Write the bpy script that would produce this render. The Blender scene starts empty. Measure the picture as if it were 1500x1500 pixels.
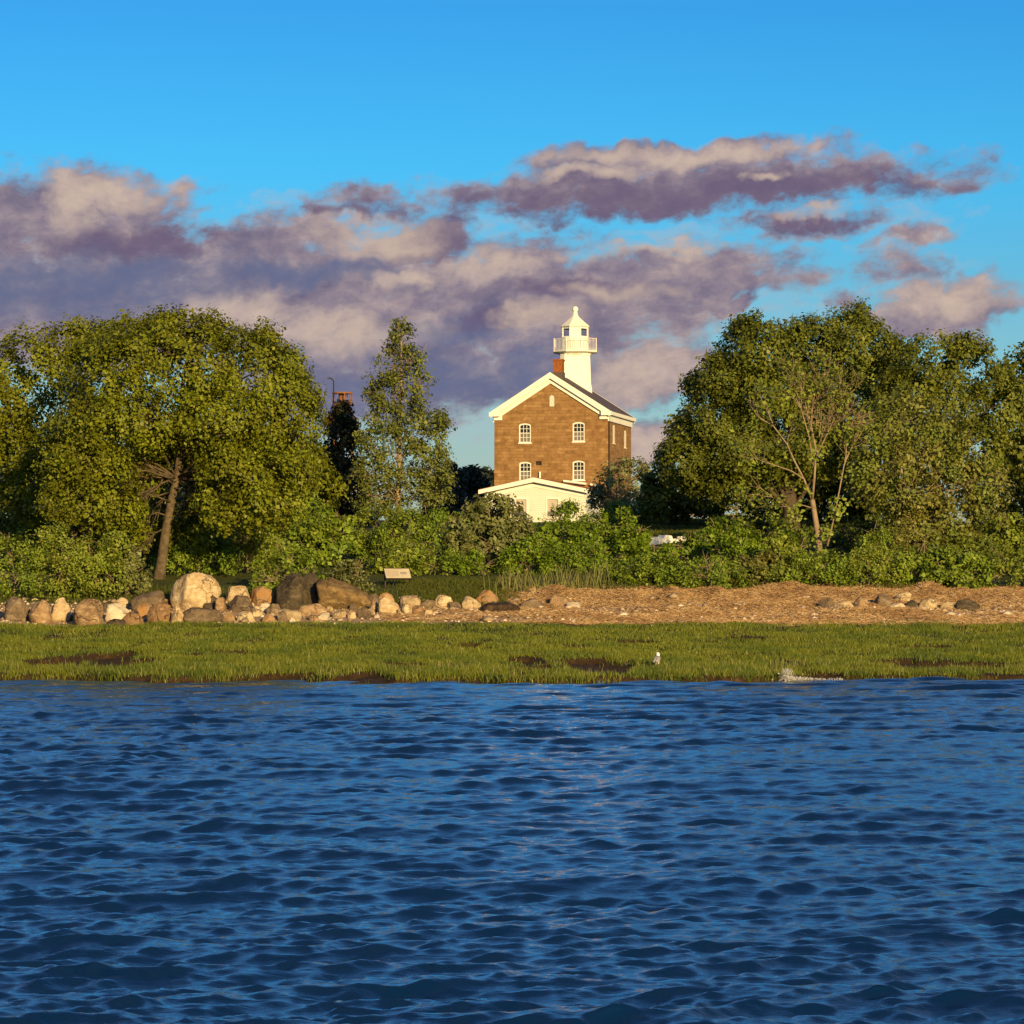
import bpy, bmesh, math, random
import numpy as np
from mathutils import Vector, Matrix

# ------------------------------------------------------------------ camera, sky, sun, exposure
F = 4800.0                 # focal length in photo pixels (photo 1500 px wide)
HY = 873.0                 # photo row of the horizon
CAMZ = 2.6                 # height of the eye above the water (boat)
R = math.radians
sc = bpy.context.scene
cam_d = bpy.data.cameras.new('camera'); cam = bpy.data.objects.new('camera', cam_d)
sc.collection.objects.link(cam); sc.camera = cam
cam.location = (0, 0, CAMZ); cam.rotation_euler = (R(90), 0, 0)
cam_d.sensor_width = 36; cam_d.lens = 36 * F / 1500
cam_d.shift_y = (HY - 750) / 1500
cam_d.clip_start = 0.5; cam_d.clip_end = 20000

SUN_AZ, SUN_EL = 21.0, 13.0      # sun behind the camera, to the right, low
sun_d = bpy.data.lights.new('sun', 'SUN'); sun = bpy.data.objects.new('sun', sun_d)
sc.collection.objects.link(sun)
sun_d.energy = 5.0; sun_d.angle = R(0.5); sun_d.color = (1.0, 0.71, 0.31)
sdir = Vector((math.sin(R(SUN_AZ)) * math.cos(R(SUN_EL)), -math.cos(R(SUN_AZ)) * math.cos(R(SUN_EL)), math.sin(R(SUN_EL))))
sun.rotation_euler = sdir.to_track_quat('Z', 'Y').to_euler()
sc.view_settings.view_transform = 'Standard'; sc.view_settings.look = 'None'
sc.view_settings.exposure = 0.45; sc.view_settings.gamma = 1.0
sc.cycles.max_bounces = 6; sc.cycles.transparent_max_bounces = 8
sc.cycles.sample_clamp_indirect = 6


class NT:
    """small helper for node trees"""
    def __init__(s, tree): s.t = tree
    def n(s, typ, **kw):
        nd = s.t.nodes.new(typ)
        for k, v in kw.items(): setattr(nd, k, v)
        return nd
    def put(s, sock, v):
        if hasattr(v, 'is_linked') or isinstance(v, bpy.types.NodeSocket): s.t.links.new(v, sock)
        elif v is not None: sock.default_value = v
    def m(s, op, a, b=None, c=None, clamp=False):
        nd = s.n('ShaderNodeMath', operation=op, use_clamp=clamp)
        for i, v in enumerate((a, b, c)):
            if v is not None: s.put(nd.inputs[i], v)
        return nd.outputs[0]
    def v(s, op, a, b=None, c=None):
        nd = s.n('ShaderNodeVectorMath', operation=op)
        for i, v in enumerate((a, b, c)):
            if v is not None: s.put(nd.inputs[i], v)
        return nd.outputs['Value' if op in ('DOT_PRODUCT', 'LENGTH') else 'Vector']
    def noise(s, vec, scale, detail=4, rough=0.55, out='Fac', dim='3D', dist=0.0):
        nd = s.n('ShaderNodeTexNoise', noise_dimensions=dim)
        if vec is not None: s.put(nd.inputs['Vector'], vec)
        nd.inputs['Scale'].default_value = scale; nd.inputs['Detail'].default_value = detail
        nd.inputs['Roughness'].default_value = rough; nd.inputs['Distortion'].default_value = dist
        return nd.outputs[out]
    def ramp(s, fac, stops, interp='LINEAR'):
        nd = s.n('ShaderNodeValToRGB'); cr = nd.color_ramp; cr.interpolation = interp
        while len(cr.elements) < len(stops): cr.elements.new(0.5)
        for e, (p, c) in zip(cr.elements, stops):
            e.position = p; e.color = (c[0], c[1], c[2], 1)
        s.put(nd.inputs[0], fac); return nd.outputs[0]
    def mix(s, fac, a, b, mode='MIX'):
        nd = s.n('ShaderNodeMix', data_type='RGBA', blend_type=mode)
        s.put(nd.inputs[0], fac)
        for i, v in ((6, a), (7, b)):
            if isinstance(v, (tuple, list)): nd.inputs[i].default_value = (v[0], v[1], v[2], 1)
            else: s.put(nd.inputs[i], v)
        return nd.outputs[2]
    def smooth(s, x, lo, hi):
        nd = s.n('ShaderNodeMapRange', interpolation_type='SMOOTHSTEP')
        s.put(nd.inputs['Value'], x); nd.inputs['From Min'].default_value = lo; nd.inputs['From Max'].default_value = hi
        return nd.outputs['Result']


def lin(r, g, b):
    f = lambda c: (c / 255 / 12.92) if c / 255 <= 0.04045 else ((c / 255 + 0.055) / 1.055) ** 2.4
    return (f(r), f(g), f(b))


def build_sky():
    w = bpy.data.worlds.new('World'); sc.world = w; w.use_nodes = True
    t = w.node_tree; t.nodes.clear(); N = NT(t)
    out = N.n('ShaderNodeOutputWorld'); bg = N.n('ShaderNodeBackground')
    t.links.new(bg.outputs[0], out.inputs[0]); bg.inputs[1].default_value = 0.1
    sky = N.n('ShaderNodeTexSky', sky_type='NISHITA'); sky.sun_disc = False
    sky.sun_elevation = R(SUN_EL); sky.sun_rotation = R(180 - SUN_AZ)
    sky.air_density = 1.0; sky.dust_density = 0.4; sky.ozone_density = 2.0
    d = N.n('ShaderNodeTexCoord').outputs['Generated']
    sp = N.n('ShaderNodeSeparateXYZ'); N.put(sp.inputs[0], d)
    az = N.m('ARCTAN2', sp.outputs[0], sp.outputs[1]); el = N.m('ARCSINE', sp.outputs[2])
    u = N.m('MULTIPLY', az, F); v = N.m('MULTIPLY', el, F)      # azimuth / elevation in units of 1/4800 rad
    # clear sky: the physical sky, deepened and tinted by elevation
    deg = N.m('MULTIPLY', el, 180 / math.pi / 30.0, clamp=True)
    tint = N.ramp(deg, list(zip((0.0, 0.08, 0.14, 0.187, 0.245, 0.34, 0.46, 0.70, 1.0), SKY_T)))
    clear = N.mix(1.0, sky.outputs[0], tint, 'MULTIPLY')
    # cloud field
    vt = N.m('MULTIPLY_ADD', u, -0.06, v)
    cb = N.n('ShaderNodeCombineXYZ'); N.put(cb.inputs[0], u); N.put(cb.inputs[1], vt)
    p0 = cb.outputs[0]
    warp = N.noise(p0, 1 / 110, 4, 0.6, 'Color')
    warp = N.v('SUBTRACT', warp, (0.5, 0.5, 0.5)); warp = N.v('MULTIPLY', warp, (190, 95, 0))
    p = N.v('ADD', p0, warp)
    p1 = N.v('ADD', p0, N.v('MULTIPLY', warp, (0.30, 0.30, 0)))
    st = N.v('MULTIPLY', p0, (1, 1.9, 1))
    fbm = N.noise(st, 1 / 120, 8, 0.6)
    fine = N.noise(N.v('MULTIPLY', p1, (1, 1.5, 1)), 1 / 34, 7, 0.64)
    def q_of(cx, py, rx, ry):
        cv = (HY - py) - 0.06 * (cx - 750)
        a = N.v('MULTIPLY_ADD', p, (1 / rx, 1 / ry, 0), (-(cx - 750) / rx, -cv / ry, 0))
        return N.v('DOT_PRODUCT', a, a)
    def union(blobs):
        q = None
        for b in blobs:
            x = q_of(*b); q = x if q is None else N.m('MINIMUM', q, x)
        return N.m('SUBTRACT', 1.0, q)
    D = N.m('MAXIMUM', union(CLOUDS), N.m('MULTIPLY_ADD', union(THIN), 0.75, -0.30))
    # beyond the photographed part of the sky: scattered clouds, more of them low down
    other = N.noise(N.v('MULTIPLY', d, (1, 1, 3.2)), 2.6, 7, 0.6)
    wide = N.smooth(N.m('ABSOLUTE', az), 0.19, 0.30)
    hi = N.smooth(el, 0.19, 0.26)
    wide = N.m('MAXIMUM', wide, hi)
    Dg = N.m('MULTIPLY_ADD', other, 5.0, -2.95)
    D = N.m('MAXIMUM', D, N.m('SUBTRACT', Dg, N.m('MULTIPLY', N.m('SUBTRACT', 1.0, wide), 9.0)))
    D2 = N.m('ADD', D, N.m('MULTIPLY_ADD', fbm, 2.3, -0.98))
    D2 = N.m('ADD', D2, N.m('MULTIPLY_ADD', fine, 1.7, -0.85))
    alpha = N.smooth(D2, -0.45, 0.70)
    wf = N.noise(N.v('MULTIPLY', p0, (0.8, 2.4, 1)), 1 / 60, 7, 0.66)
    wisp = N.m('ADD', union(WISPS), N.m('MULTIPLY_ADD', N.m('MULTIPLY', N.m('ADD', wf, fine), 0.5), 4.4, -2.75))
    wisp = N.m('MULTIPLY', N.smooth(wisp, -0.3, 1.2), 0.60)
    # colour: mid mauve, lit cream, slate shade, deep purple base
    L = N.m('MAXIMUM', union(LIT), -1.0); S = N.m('MAXIMUM', union(SLATE), -1.0); P = N.m('MAXIMUM', union(PURPLE), -1.0)
    nn = N.m('MULTIPLY_ADD', fine, 2.2, -1.1); ff = N.m('MULTIPLY_ADD', fbm, 1.6, -0.8)
    nf = N.m('ADD', nn, ff)
    big = N.noise(N.v('MULTIPLY', p1, (1, 1.7, 1)), 1 / 85, 6, 0.58)
    soft = N.noise(N.v('MULTIPLY', p1, (1, 1.4, 1)), 1 / 24, 6, 0.62)
    base = N.ramp(N.m('ADD', N.m('MULTIPLY', big, 0.72), N.m('MULTIPLY', soft, 0.28)), [(0.34, lin(112, 106, 130)), (0.46, lin(138, 126, 142)), (0.56, lin(162, 146, 152)), (0.68, lin(194, 174, 168))])
    col = N.mix(N.m('MULTIPLY', N.smooth(N.m('ADD', S, nf), -0.9, 1.3), 0.9), base, lin(98, 108, 142))
    col = N.mix(N.m('MULTIPLY', N.smooth(N.m('ADD', P, nf), -0.8, 1.2), 0.85), col, lin(106, 92, 120))
    col = N.mix(N.m('MULTIPLY', N.smooth(N.m('ADD', L, nf), -0.75, 1.9), 0.85), col, lin(216, 192, 172))
    col = N.mix(1.0, col, (CLOUD_K, CLOUD_K, CLOUD_K), 'MULTIPLY')
    clear = N.mix(wisp, clear, N.mix(1.0, lin(176, 178, 186), (CLOUD_K, CLOUD_K, CLOUD_K), 'MULTIPLY'))
    fin = N.mix(alpha, clear, col)
    t.links.new(fin, bg.inputs[0])


# clear-sky tint stops by elevation and the clouds, given as (column, row, half width, half height)
SKY_T = [(0.48, 0.55, 0.66), (0.43, 0.55, 0.70), (0.34, 0.60, 0.80), (0.23, 0.60, 0.87), (0.14, 0.66, 1.02), (0.11, 0.56, 0.98), (0.36, 0.78, 1.22), (0.46, 0.78, 1.15), (0.26, 0.46, 0.76)]
CLOUD_K = 7.3
CLOUDS = [(90, 345, 190, 85), (175, 300, 95, 42), (150, 440, 260, 110), (420, 420, 260, 95), (640, 450, 320, 100), (600, 545, 260, 75),
          (960, 405, 200, 50), (840, 455, 200, 75), (780, 520, 90, 60), (930, 545, 115, 42), (960, 640, 60, 30), (1010, 276, 370, 40),
          (1370, 462, 100, 42), 
          (632, 350, 75, 34), (-60, 420, 180, 150), (1000, 236, 250, 24), (1060, 440, 60, 16)]
THIN = [(1330, 272, 140, 30), (1180, 322, 115, 28), (1340, 352, 70, 20), (1310, 400, 66, 38), (540, 306, 120, 30), (1130, 415, 100, 26), (1240, 440, 60, 16), (480, 320, 60, 22)]
WISPS = [(1330, 340, 130, 60), (1160, 450, 140, 45), (420, 300, 170, 26), (690, 630, 110, 40), (740, 330, 110, 40), (980, 500, 140, 50), (760, 690, 300, 22), (1350, 420, 110, 60), (1000, 340, 160, 16), (990, 660, 90, 40)]
LIT = [(165, 290, 95, 25), (100, 300, 50, 60), (560, 350, 95, 30), (590, 408, 50, 12), (505, 485, 130, 30), (330, 460, 110, 30), (700, 390, 70, 25),
       (960, 362, 150, 14), (900, 425, 90, 14), (930, 545, 100, 36), (860, 264, 90, 10), (1370, 450, 95, 30), (960, 650, 80, 36), (1200, 312, 60, 9), (960, 640, 60, 26),
       (790, 470, 60, 20), (1000, 232, 200, 14), (1110, 264, 40, 8)]
SLATE = [(130, 425, 230, 50), (600, 560, 240, 55), (430, 400, 130, 18), (760, 322, 110, 12), (690, 480, 110, 22), (1340, 285, 50, 20), (980, 600, 80, 16), (760, 545, 80, 40)]
PURPLE = [(1010, 296, 390, 38), (632, 358, 70, 26), (850, 425, 130, 18), (200, 365, 150, 22), (1180, 330, 80, 11), (540, 310, 90, 10), (760, 470, 110, 16)]
build_sky()

# ------------------------------------------------------------------ helpers
COL = sc.collection


def tag(o, label=None, cat=None, group=None, kind=None):
    if label: o['label'] = label
    if cat: o['category'] = cat
    if group: o['group'] = group
    if kind: o['kind'] = kind
    return o


def empty(name, loc, rz=0.0):
    o = bpy.data.objects.new(name, None); COL.objects.link(o)
    o.location = loc; o.rotation_euler = (0, 0, rz); o.empty_display_size = 0.3
    return o


def mesh(name, verts, faces, mat, parent=None, smooth=False, mats=None, midx=None):
    """verts (N,3) and faces: list of tuples, or an int array (M,3)/(M,4)"""
    me = bpy.data.meshes.new(name)
    verts = np.asarray(verts, dtype=np.float32)
    if isinstance(faces, np.ndarray):
        nv = faces.shape[1]; nf = len(faces)
        me.vertices.add(len(verts)); me.vertices.foreach_set('co', verts.ravel())
        me.loops.add(nf * nv); me.loops.foreach_set('vertex_index', faces.astype(np.int32).ravel())
        me.polygons.add(nf); me.polygons.foreach_set('loop_start', np.arange(0, nf * nv, nv, dtype=np.int32))
        me.update(calc_edges=True)
    else:
        me.from_pydata([tuple(map(float, v)) for v in verts], [], [tuple(map(int, f)) for f in faces]); me.update()
    if smooth: me.polygons.foreach_set('use_smooth', np.ones(len(me.polygons), dtype=bool))
    for m in (mats or [mat]): me.materials.append(m)
    if midx is not None: me.polygons.foreach_set('material_index', np.asarray(midx, dtype=np.int32))
    o = bpy.data.objects.new(name, me); COL.objects.link(o)
    if parent: o.parent = parent
    return o


class MB:
    """collects simple shapes into one mesh"""
    def __init__(s): s.v = []; s.f = []
    def add(s, vs, fs):
        o = len(s.v); s.v += [tuple(v) for v in vs]; s.f += [tuple(i + o for i in f) for f in fs]
    def box(s, x0, x1, y0, y1, z0, z1, M=None):
        vs = [(x, y, z) for z in (z0, z1) for y in (y0, y1) for x in (x0, x1)]
        if M is not None: vs = [tuple(M @ Vector(v)) for v in vs]
        s.add(vs, [(0, 2, 3, 1), (4, 5, 7, 6), (0, 1, 5, 4), (2, 6, 7, 3), (0, 4, 6, 2), (1, 3, 7, 5)])
    def prism(s, poly, y0, y1):
        """poly in (x,z), extruded along y"""
        n = len(poly)
        s.add([(x, y0, z) for x, z in poly] + [(x, y1, z) for x, z in poly],
              [tuple(range(n)), tuple(range(2 * n - 1, n - 1, -1))] + [(i, i + n, (i + 1) % n + n, (i + 1) % n) for i in range(n)])
    def ring(s, outer, inner, y0, y1):
        n = len(outer)
        vs = [(x, y0, z) for x, z in outer] + [(x, y0, z) for x, z in inner] + [(x, y1, z) for x, z in outer] + [(x, y1, z) for x, z in inner]
        fs = []
        for i in range(n):
            j = (i + 1) % n
            fs += [(i, j, j + n, i + n), (i + 2 * n, i + 3 * n, j + 3 * n, j + 2 * n), (i, i + 2 * n, j + 2 * n, j), (i + n, j + n, j + 3 * n, i + 3 * n)]
        s.add(vs, fs)
    def lathe(s, prof, n=8, rot=0.0, c=(0, 0)):
        """prof list of (r,z)"""
        vs = []; fs = []
        for r, z in prof:
            for k in range(n):
                a = rot + 2 * math.pi * k / n
                vs.append((c[0] + r * math.cos(a), c[1] + r * math.sin(a), z))
        for i in range(len(prof) - 1):
            for k in range(n):
                k2 = (k + 1) % n
                fs.append((i * n + k, i * n + k2, (i + 1) * n + k2, (i + 1) * n + k))
        fs.append(tuple(range(n - 1, -1, -1))); fs.append(tuple((len(prof) - 1) * n + k for k in range(n)))
        s.add(vs, fs)
    def tube(s, pts, rad, n=6):
        pts = [Vector(p) for p in pts]
        if not hasattr(rad, '__len__'): rad = [rad] * len(pts)
        vs = []; fs = []
        for i, p in enumerate(pts):
            t = (pts[min(i + 1, len(pts) - 1)] - pts[max(i - 1, 0)])
            t = t.normalized() if t.length > 1e-9 else Vector((0, 0, 1))
            a = t.cross(Vector((0.31, 0.93, 0.2))).normalized(); b = t.cross(a)
            for k in range(n):
                g = 2 * math.pi * k / n
                vs.append(p + (a * math.cos(g) + b * math.sin(g)) * rad[i])
        for i in range(len(pts) - 1):
            for k in range(n):
                k2 = (k + 1) % n
                fs.append((i * n + k, i * n + k2, (i + 1) * n + k2, (i + 1) * n + k))
        fs.append(tuple(range(n - 1, -1, -1))); fs.append(tuple((len(pts) - 1) * n + k for k in range(n)))
        s.add(vs, fs)
    def build(s, name, mat, parent=None, smooth=False):
        return mesh(name, s.v, s.f, mat, parent, smooth)


def hash3(ix, iy, iz, seed):
    h = (ix * 374761393 + iy * 668265263 + iz * 2147483647 + seed * 974711) & 0xFFFFFFFF
    h = ((h ^ (h >> 13)) * 1274126177) & 0xFFFFFFFF
    h = ((h ^ (h >> 16)) * 2246822519) & 0xFFFFFFFF
    return ((h ^ (h >> 15)) & 0xFFFFFF) / float(0xFFFFFF)


def vnoise(x, y, z=0.0, seed=0):
    x = np.asarray(x, float); y = np.asarray(y, float); z = np.asarray(z, float) + x * 0
    ix = np.floor(x).astype(np.int64); iy = np.floor(y).astype(np.int64); iz = np.floor(z).astype(np.int64)
    fx = x - ix; fy = y - iy; fz = z - iz
    fx = fx * fx * (3 - 2 * fx); fy = fy * fy * (3 - 2 * fy); fz = fz * fz * (3 - 2 * fz)
    r = 0
    for a in (0, 1):
        for b in (0, 1):
            for c in (0, 1):
                wgt = (fx if a else 1 - fx) * (fy if b else 1 - fy) * (fz if c else 1 - fz)
                r = r + wgt * hash3(ix + a, iy + b, iz + c, seed)
    return r * 2 - 1


def fbm2(x, y, seed=0, oct=4, z=0.0):
    a = 1.0; s = 0; f = 1.0
    for k in range(oct):
        s = s + a * vnoise(x * f, y * f, np.asarray(z) * f, seed + k * 17); a *= 0.5; f *= 2.03
    return s

# ------------------------------------------------------------------ materials
def pmat(name, base=(0.5, 0.5, 0.5), rough=0.7, spec=0.3, metal=0.0, noise=None, bump=None, coords='Object'):
    """noise: (scale, other colour, lo, hi) ; bump: (scale, strength, distance)"""
    m = bpy.data.materials.new(name); m.use_nodes = True; N = NT(m.node_tree)
    b = m.node_tree.nodes['Principled BSDF']
    b.inputs['Roughness'].default_value = rough; b.inputs['Specular IOR Level'].default_value = spec
    b.inputs['Metallic'].default_value = metal; b.inputs['Base Color'].default_value = (*base, 1)
    tc = N.n('ShaderNodeTexCoord').outputs[coords]
    if noise:
        f = N.noise(tc, noise[0], 6, 0.65)
        f = N.smooth(f, noise[2], noise[3])
        N.put(b.inputs['Base Color'], N.mix(f, base, noise[1]))
    if bump:
        f = N.noise(tc, bump[0], 6, 0.65)
        bn = N.n('ShaderNodeBump'); bn.inputs['Strength'].default_value = bump[1]; bn.inputs['Distance'].default_value = bump[2]
        N.put(bn.inputs['Height'], f); N.put(b.inputs['Normal'], bn.outputs[0])
    return m


def leafmat(name, stops, trans=0.22, rough=0.5, spec=0.25, patch=None):
    m = bpy.data.materials.new(name); m.use_nodes = True; N = NT(m.node_tree); t = m.node_tree
    b = t.nodes['Principled BSDF']; out = t.nodes['Material Output']
    rnd = N.n('ShaderNodeNewGeometry').outputs['Random Per Island']
    col = N.ramp(rnd, stops)
    if patch:
        tc = N.n('ShaderNodeTexCoord').outputs['Object']
        f = N.smooth(N.noise(tc, patch[0], 3, 0.5), 0.42, 0.62)
        col = N.mix(f, col, N.mix(1.0, col, patch[1], 'MULTIPLY'))
    N.put(b.inputs['Base Color'], col)
    b.inputs['Roughness'].default_value = rough; b.inputs['Specular IOR Level'].default_value = spec
    if trans > 0:
        tr = N.n('ShaderNodeBsdfTranslucent'); N.put(tr.inputs[0], col)
        mx = N.n('ShaderNodeMixShader'); mx.inputs[0].default_value = trans
        t.links.new(b.outputs[0], mx.inputs[1]); t.links.new(tr.outputs[0], mx.inputs[2]); t.links.new(mx.outputs[0], out.inputs[0])
    return m


M = {}
M['leaf_maple'] = leafmat('leaf_maple', [(0, (0.1082, 0.1262, 0.0082)), (0.5, (0.166, 0.1973, 0.011)), (1, (0.2382, 0.2603, 0.0163))], patch=(0.5, (0.8, 0.75, 0.7)))
M['leaf_oak'] = leafmat('leaf_oak', [(0, (0.084, 0.1064, 0.0125)), (0.5, (0.1345, 0.1597, 0.0157)), (1, (0.2101, 0.2218, 0.0282))], patch=(0.4, (0.75, 0.75, 0.8)))
M['leaf_pear'] = leafmat('leaf_pear', [(0, (0.0813, 0.1021, 0.0214)), (0.5, (0.1381, 0.1606, 0.0285)), (1, (0.2194, 0.2362, 0.0499))])
M['leaf_cedar'] = leafmat('leaf_cedar', [(0, (0.011, 0.0154, 0.0044)), (0.6, (0.0198, 0.0242, 0.0066)), (1, (0.044, 0.044, 0.011))], trans=0.1)
M['leaf_far'] = leafmat('leaf_far', [(0, (0.0144, 0.0264, 0.0192)), (1, (0.036, 0.048, 0.0288))], trans=0.1)
M['leaf_olive'] = leafmat('leaf_olive', [(0, (0.1015, 0.1121, 0.033)), (0.5, (0.161, 0.1752, 0.0529)), (1, (0.2446, 0.2593, 0.0859))])
M['leaf_tawny'] = leafmat('leaf_tawny', [(0, (0.1242, 0.1228, 0.0232)), (0.5, (0.1826, 0.1789, 0.0331)), (1, (0.2631, 0.2558, 0.0579))], patch=(0.6, (0.75, 0.95, 0.7)))
M['leaf_rose'] = leafmat('leaf_rose', [(0, (0.0752, 0.131, 0.0091)), (0.5, (0.1418, 0.2182, 0.0122)), (1, (0.2169, 0.2878, 0.0213))])
M['leaf_vine'] = leafmat('leaf_vine', [(0, (0.116, 0.1568, 0.014)), (0.5, (0.1874, 0.2351, 0.022)), (1, (0.2856, 0.324, 0.05))])
M['leaf_bay'] = leafmat('leaf_bay', [(0, (0.1081, 0.1499, 0.0126)), (0.5, (0.1778, 0.24, 0.019)), (1, (0.2779, 0.3456, 0.0395))], patch=(0.7, (0.75, 0.85, 0.8)))
M['leaf_grey'] = leafmat('leaf_grey', [(0, (0.1341, 0.1454, 0.0518)), (0.5, (0.1967, 0.2097, 0.0775)), (1, (0.313, 0.3314, 0.1385))])
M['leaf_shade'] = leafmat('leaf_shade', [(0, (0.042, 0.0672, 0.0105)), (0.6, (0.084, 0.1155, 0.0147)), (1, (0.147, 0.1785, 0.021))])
M['leaf_sunlit_tip'] = leafmat('leaf_sunlit_tip', [(0, (0.15, 0.075, 0.012)), (1, (0.24, 0.12, 0.02))])  # low orange sunlight on the evergreen's tip, put into the leaf colour
M['bark'] = pmat('bark', (0.145, 0.108, 0.066), 0.9, 0.1, noise=(5, (0.075, 0.056, 0.036), 0.35, 0.65), bump=(9, 0.6, 0.05))
M['bark_pale'] = pmat('bark_pale', (0.30, 0.225, 0.145), 0.9, 0.1, noise=(4, (0.20, 0.14, 0.085), 0.4, 0.7))
M['bark_dark'] = pmat('bark_dark', (0.07, 0.05, 0.035), 0.9, 0.1, noise=(4, (0.12, 0.09, 0.06), 0.4, 0.7))
M['twig'] = pmat('twig', (0.20, 0.14, 0.08), 0.9, 0.1)
M['grass_marsh'] = leafmat('grass_marsh', [(0, (0.1298, 0.1527, 0.0133)), (0.5, (0.1908, 0.2207, 0.02)), (0.93, (0.252, 0.2717, 0.0334)), (1, (0.5191, 0.5091, 0.1668))], trans=0.35, rough=0.6, patch=(0.45, (0.62, 0.74, 0.8)))
M['grass_lawn'] = leafmat('grass_lawn', [(0, (0.0614, 0.0774, 0.0104)), (1, (0.116, 0.1271, 0.0166))], trans=0.3, rough=0.6)
M['reed'] = leafmat('reed', [(0, (0.143, 0.1595, 0.033)), (0.7, (0.22, 0.22, 0.066)), (1, (0.374, 0.308, 0.143))], trans=0.3, rough=0.6)
M['straw'] = leafmat('straw', [(0, (0.1344, 0.0793, 0.0364)), (0.3, (0.3024, 0.183, 0.0806)), (0.6, (0.448, 0.2928, 0.143)), (0.9, (0.504, 0.3294, 0.156)), (1, (0.672, 0.5124, 0.312))], trans=0.15, rough=0.8, patch=(0.8, (0.75, 0.70, 0.66)))
M['pebble'] = leafmat('pebble', [(0, (0.22, 0.15, 0.09)), (0.6, (0.38, 0.28, 0.18)), (1, (0.75, 0.62, 0.46))], trans=0.0, rough=0.8)
M['white'] = pmat('white_paint', (0.80, 0.77, 0.66), 0.55, 0.3, noise=(1.2, (0.70, 0.64, 0.50), 0.45, 0.8))
M['tower_white'] = pmat('tower_paint', (0.82, 0.79, 0.67), 0.5, 0.3, noise=(1.6, (0.66, 0.57, 0.38), 0.52, 0.8), bump=(3, 0.15, 0.04))
M['rail'] = pmat('rail_paint', (0.76, 0.70, 0.60), 0.6, 0.3, noise=(3, (0.45, 0.30, 0.22), 0.55, 0.8))
M['shade'] = pmat('window_shade', (0.62, 0.56, 0.46), 0.8, 0.1)
M['blind'] = pmat('window_blind', (0.47, 0.41, 0.32), 0.8, 0.1)
M['cream'] = pmat('cream_board', (0.74, 0.66, 0.50), 0.7, 0.2)
M['glass'] = pmat('glass', (0.015, 0.016, 0.018), 0.06, 0.5)
M['glass_low'] = pmat('curtained_glass', (0.16, 0.145, 0.13), 0.2, 0.5)
M['iron'] = pmat('dark_iron', (0.03, 0.022, 0.018), 0.6, 0.3)
M['rust'] = pmat('rusty_steel', (0.26, 0.115, 0.05), 0.85, 0.2, noise=(3, (0.15, 0.07, 0.04), 0.4, 0.7))
M['brick'] = pmat('chimney_brick', (0.30, 0.098, 0.026), 0.85, 0.2, noise=(7, (0.19, 0.06, 0.02), 0.42, 0.62))
M['lead'] = pmat('lead_flashing', (0.09, 0.065, 0.05), 0.6, 0.3)
M['flash_red'] = pmat('red_roll_roofing', (0.26, 0.09, 0.045), 0.8, 0.2)
M['sign_face'] = pmat('sign_face', (0.52, 0.46, 0.31), 0.45, 0.3, noise=(6, (0.46, 0.39, 0.25), 0.45, 0.65))
M['sign_print'] = pmat('sign_print', (0.30, 0.26, 0.21), 0.4, 0.3)
M['sign_print_pale'] = pmat('sign_print_pale', (0.43, 0.36, 0.25), 0.4, 0.3)
M['feather_white'] = pmat('white_feathers', (0.85, 0.84, 0.80), 0.8, 0.1)
M['feather_grey'] = pmat('grey_feathers', (0.30, 0.27, 0.26), 0.8, 0.1)
M['feather_black'] = pmat('black_feathers', (0.03, 0.03, 0.03), 0.8, 0.1)
M['beak'] = pmat('yellow_beak', (0.75, 0.42, 0.06), 0.5, 0.3)
M['flesh'] = pmat('pink_legs', (0.55, 0.32, 0.24), 0.6, 0.3)
M['foam'] = pmat('foam', (0.60, 0.58, 0.54), 0.6, 0.3)
M['weed'] = pmat('seaweed', (0.045, 0.028, 0.018), 0.8, 0.2, noise=(4, (0.11, 0.07, 0.035), 0.45, 0.7), bump=(9, 1.0, 0.1))


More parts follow.
